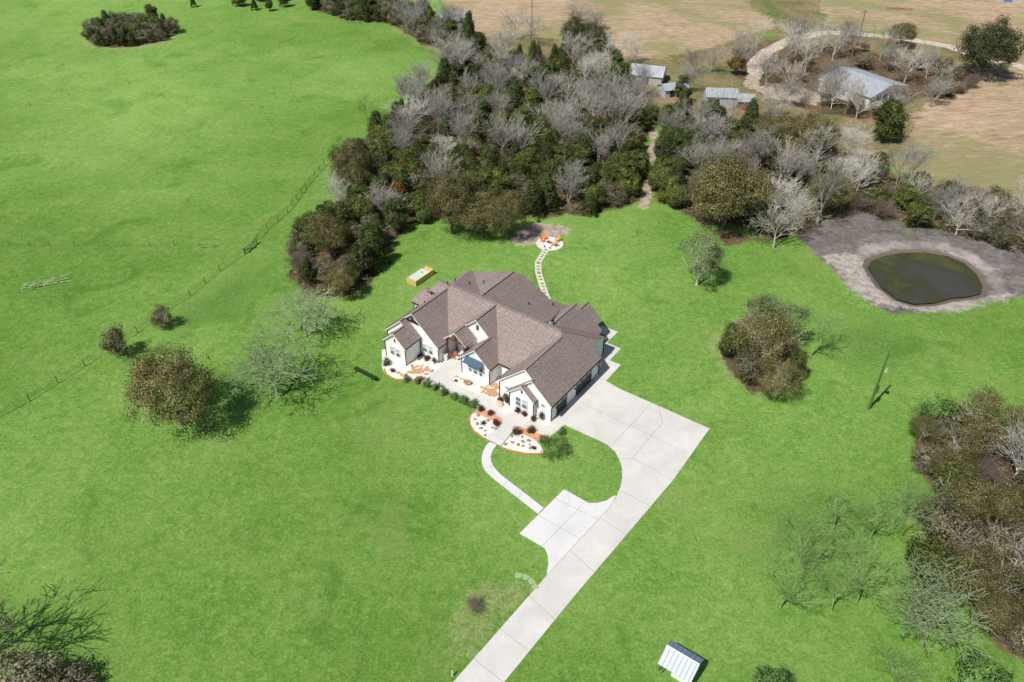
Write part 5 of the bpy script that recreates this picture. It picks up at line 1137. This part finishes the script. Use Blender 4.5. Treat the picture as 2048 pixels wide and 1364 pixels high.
# ------------------------------------------------------------------ outbuildings
def building(name, o, dx, L, Wd, he, rise, over, wm, rm, label, cat='shed', extra=None):
    """gabled building: o front-left corner, dx unit direction of the ridge, L long, Wd deep"""
    rz = math.atan2(dx.y, dx.x); e = empty(name, (o.x, o.y, 0), rz, label, cat)
    w = MB(); w.extr([(0, 0), (Wd, 0), (Wd, he), (Wd / 2, he + rise - 0.06), (0, he)], 0, L, 'a'); w.build('wall', wm, e)
    r_ = MB(); s = rise / (Wd / 2)
    r_.slab([(-over, -over, he - s * over + 0.06), (L + over, -over, he - s * over + 0.06), (L + over, Wd / 2, he + rise + 0.06), (-over, Wd / 2, he + rise + 0.06)], 0.08)
    r_.slab([(-over, Wd / 2, he + rise + 0.06), (L + over, Wd / 2, he + rise + 0.06), (L + over, Wd + over, he - s * over + 0.06), (-over, Wd + over, he - s * over + 0.06)], 0.08)
    r_.build('roof', rm, e); return e
o = at(1734, 217.5); q1 = at(1804, 192.5); q0 = at(1636, 181); dx = (q0 - o); Lf_ = dx.length; dx.normalize(); dy = Vector((dx.y, -dx.x, 0)); wdt = abs((q1 - o).dot(Vector((-dx.y, dx.x, 0))))
# ridge runs from the windowed gable away to the left
e = building('farmhouse', o + Vector((0, 0, 0)) + dx * Lf_, -dx, Lf_, wdt, 3.3, 2.0, 0.5, M['white'], M['tin'], 'long white farmhouse with pale tin roof and a row of porch windows', 'house')
for i in range(6):
    m = MB(); c = wdt * (i + 0.5) / 6; ww = wdt / 6 * 0.74; m.bx(Lf_ + 0.02, Lf_ + 0.08, c - ww / 2, c + ww / 2, 1.1, 3.0); wi = m.build('window', M['white'], e)
    m = MB()
    for s in (-1, 1):
        for z0 in (1.2, 2.1): m.bx(Lf_ + 0.082, Lf_ + 0.10, c + s * ww * 0.24 - ww * 0.21, c + s * ww * 0.24 + ww * 0.21, z0, z0 + 0.8)
    m.build('pane', M['glass'], wi)
m = MB()
for i in range(4): m.bx(3 + i * 5, 4 + i * 5, -0.06, -0.01, 1.2, 2.5)
m.build('window', M['glass'], e)
def shed(pxa, pxb, depth, he, rise, wm, rm, label, name='shed', cat='shed', over=0.35):
    a, c = at(*pxa), at(*pxb); d = c - a; L = d.length; d.normalize(); return building(name, a, d, L, depth, he, rise, over, wm, rm, label, cat), L
s1, L = shed((1412, 214), (1472, 216), 7, 3.0, 1.2, M['greywood'], M['rtin'], 'grey tin barn with a rust patch on its roof in the farmyard', 'barn', 'barn')
m = MB(); m.bx(L * 0.45, L * 0.7, -0.05, 0.0, 0, 2.4); m.build('door', M['tin'], s1); m = MB(); m.bx(0.3, L * 0.42, -0.04, -0.005, 0.0, 2.2); m.build('door', M['char'], s1)
s2, L = shed((1476, 220), (1508, 221), 6, 2.5, 0.9, M['oldwood'], M['tin'], 'lean-to with rusty brown doors against the grey tin barn'); m = MB(); m.bx(L * 0.2, L * 0.8, -0.06, 0, 0, 2.0); m.build('door', M['oldwood'], s2)
s3, L = shed((1330, 196), (1376, 190), 5, 2.2, 0.9, M['greywood'], M['tin'], 'small pale shed half hidden by bare trees left of the barn'); m = MB(); m.bx(L * 0.2, L * 0.4, -0.05, 0, 0, 1.9); m.build('door', M['char'], s3)
s4, L = shed((1258, 165), (1322, 172), 8, 2.6, 1.8, M['greywood'], M['tin'], 'grey tin-roofed shed at the back right corner of the wood'); m = MB(); m.bx(L * 0.4, L * 0.6, -0.05, 0, 0, 2.0); m.build('door', M['char'], s4)
s5, L = shed((884, 62), (935, 60), 8, 3.2, 1.6, M['white'], M['tin'], 'far grey-roofed cottage behind the cedars at the top', 'cottage', 'house'); m = MB(); m.bx(L * 0.2, L * 0.4, -0.05, 0, 1.0, 2.2); m.build('window', M['glass'], s5)
s6, L = shed((1990, 3), (2075, 6), 8, 2.5, 1.2, M['greywood'], M['tin'], 'long low grey shed cut by the top right corner'); m = MB(); m.bx(L * 0.2, L * 0.4, -0.05, 0, 0, 2.0); m.build('door', M['blue'], s6)
# farmyard junk: tarpaulin and cart
w = at(1548, 240); e = empty('covered_trailer', w, R(10), 'small trailer under a blue and white sheet among the farmyard trees', 'trailer'); m = MB(); m.extr([(-1.2, 0.5), (1.2, 0.5), (1.0, 1.2), (-0.9, 1.3)], -0.9, 0.9); m.build('sheet', M['tin'], e); m = MB(); m.extr([(-1.3, 0.45), (-1.22, 0.45), (-1.0, 1.25), (-1.1, 1.25)], -0.9, 0.9); m.bx(-2.2, -1.3, -0.7, 0.5, 0.3, 0.8); m.build('box', M['blue'], e)
for s in (-1, 1): m = MB(); m.bar((0, s * 0.95, 0.35), (0, s * 1.1, 0.35), 0.35, n=12); m.build('wheel', M['char'], e)
# pump house at the bottom: ridge line between (1333,1290) and (1399,1330) at the roof height
za, rise = 2.2, 0.85
r0w, r1w = at(1333, 1290.5, za + rise), at(1399, 1329.5, za + rise); d = (r1w - r0w); d.z = 0; Lp = d.length; d.normalize(); nrm_ = Vector((d.y, -d.x, 0))   # towards the camera
o = r0w + nrm_ * 1.35; o.z = 0
pe = empty('pump_house', o, math.atan2(d.y, d.x), 'small white pump house with pale ribbed metal roof at the bottom edge', 'shed')
hw = 1.35; ph = MB(); ph.extr([(0.25, 0), (2 * hw - 0.15, 0), (2 * hw - 0.15, za), (hw, za + rise - 0.12), (0.25, za)], 1.5, Lp - 0.25, 'a'); ph.build('wall', M['white'], pe)
rf = MB(); s = rise / hw
rf.slab([(-0.0, -0.45, za - s * 0.45), (Lp, -0.45, za - s * 0.45), (Lp, hw, za + rise), (0, hw, za + rise)], 0.06); ro = rf.build('roof', M['wtin'], pe)
rf = MB(); rf.slab([(0, hw, za + rise), (Lp, hw, za + rise), (Lp, 2 * hw + 0.1, za - 0.1 * s), (0, 2 * hw + 0.1, za - 0.1 * s)], 0.06); rf.build('roof', M['wtin_shaded'], pe)
m = MB(); m.beam((0, hw, za + rise + 0.03), (Lp, hw, za + rise + 0.03), 0.16, 0.05); m.build('ridge_cap', M['white'], pe)
for x in (0.15, 0.55): m = MB(); m.bar((x, 0.0, 0), (x, 0.0, za), 0.06, n=6); m.build('post', M['greenwood'], pe)
m = MB(); m.bx(Lp * 0.55, Lp * 0.72, 0.19, 0.24, 0.9, 1.3); m.build('meter_box', M['terra'], pe)
# drain culvert ends and sapling near the drive
m = MB(); pth = [at(*p) for p in [(1030, 1151), (1045, 1152), (1058, 1158), (1067, 1168), (1072, 1178)]]
for a, c in zip(pth[:-1], pth[1:]): m.beam((a.x, a.y, 0.03), (c.x, c.y, 0.03), 0.75, 0.08)
tag(m.build('drain_apron', M['palegreen']), 'pale green curved concrete drain edge beside the drive', 'drain')
tp('brown', 950, 1225, 2.2, 2.2, 'small twiggy sapling in the yellow grass patch left of the drive')
w = at(905, 1352); m = MB(); m.bar((0, 0, 0), (0, 0, 1.0), 0.1, 0.08, 8); tag(m.build('marker_post', M['stone'], None, (w.x, w.y, 0)), 'short white marker post at the bottom of the drive', 'post')
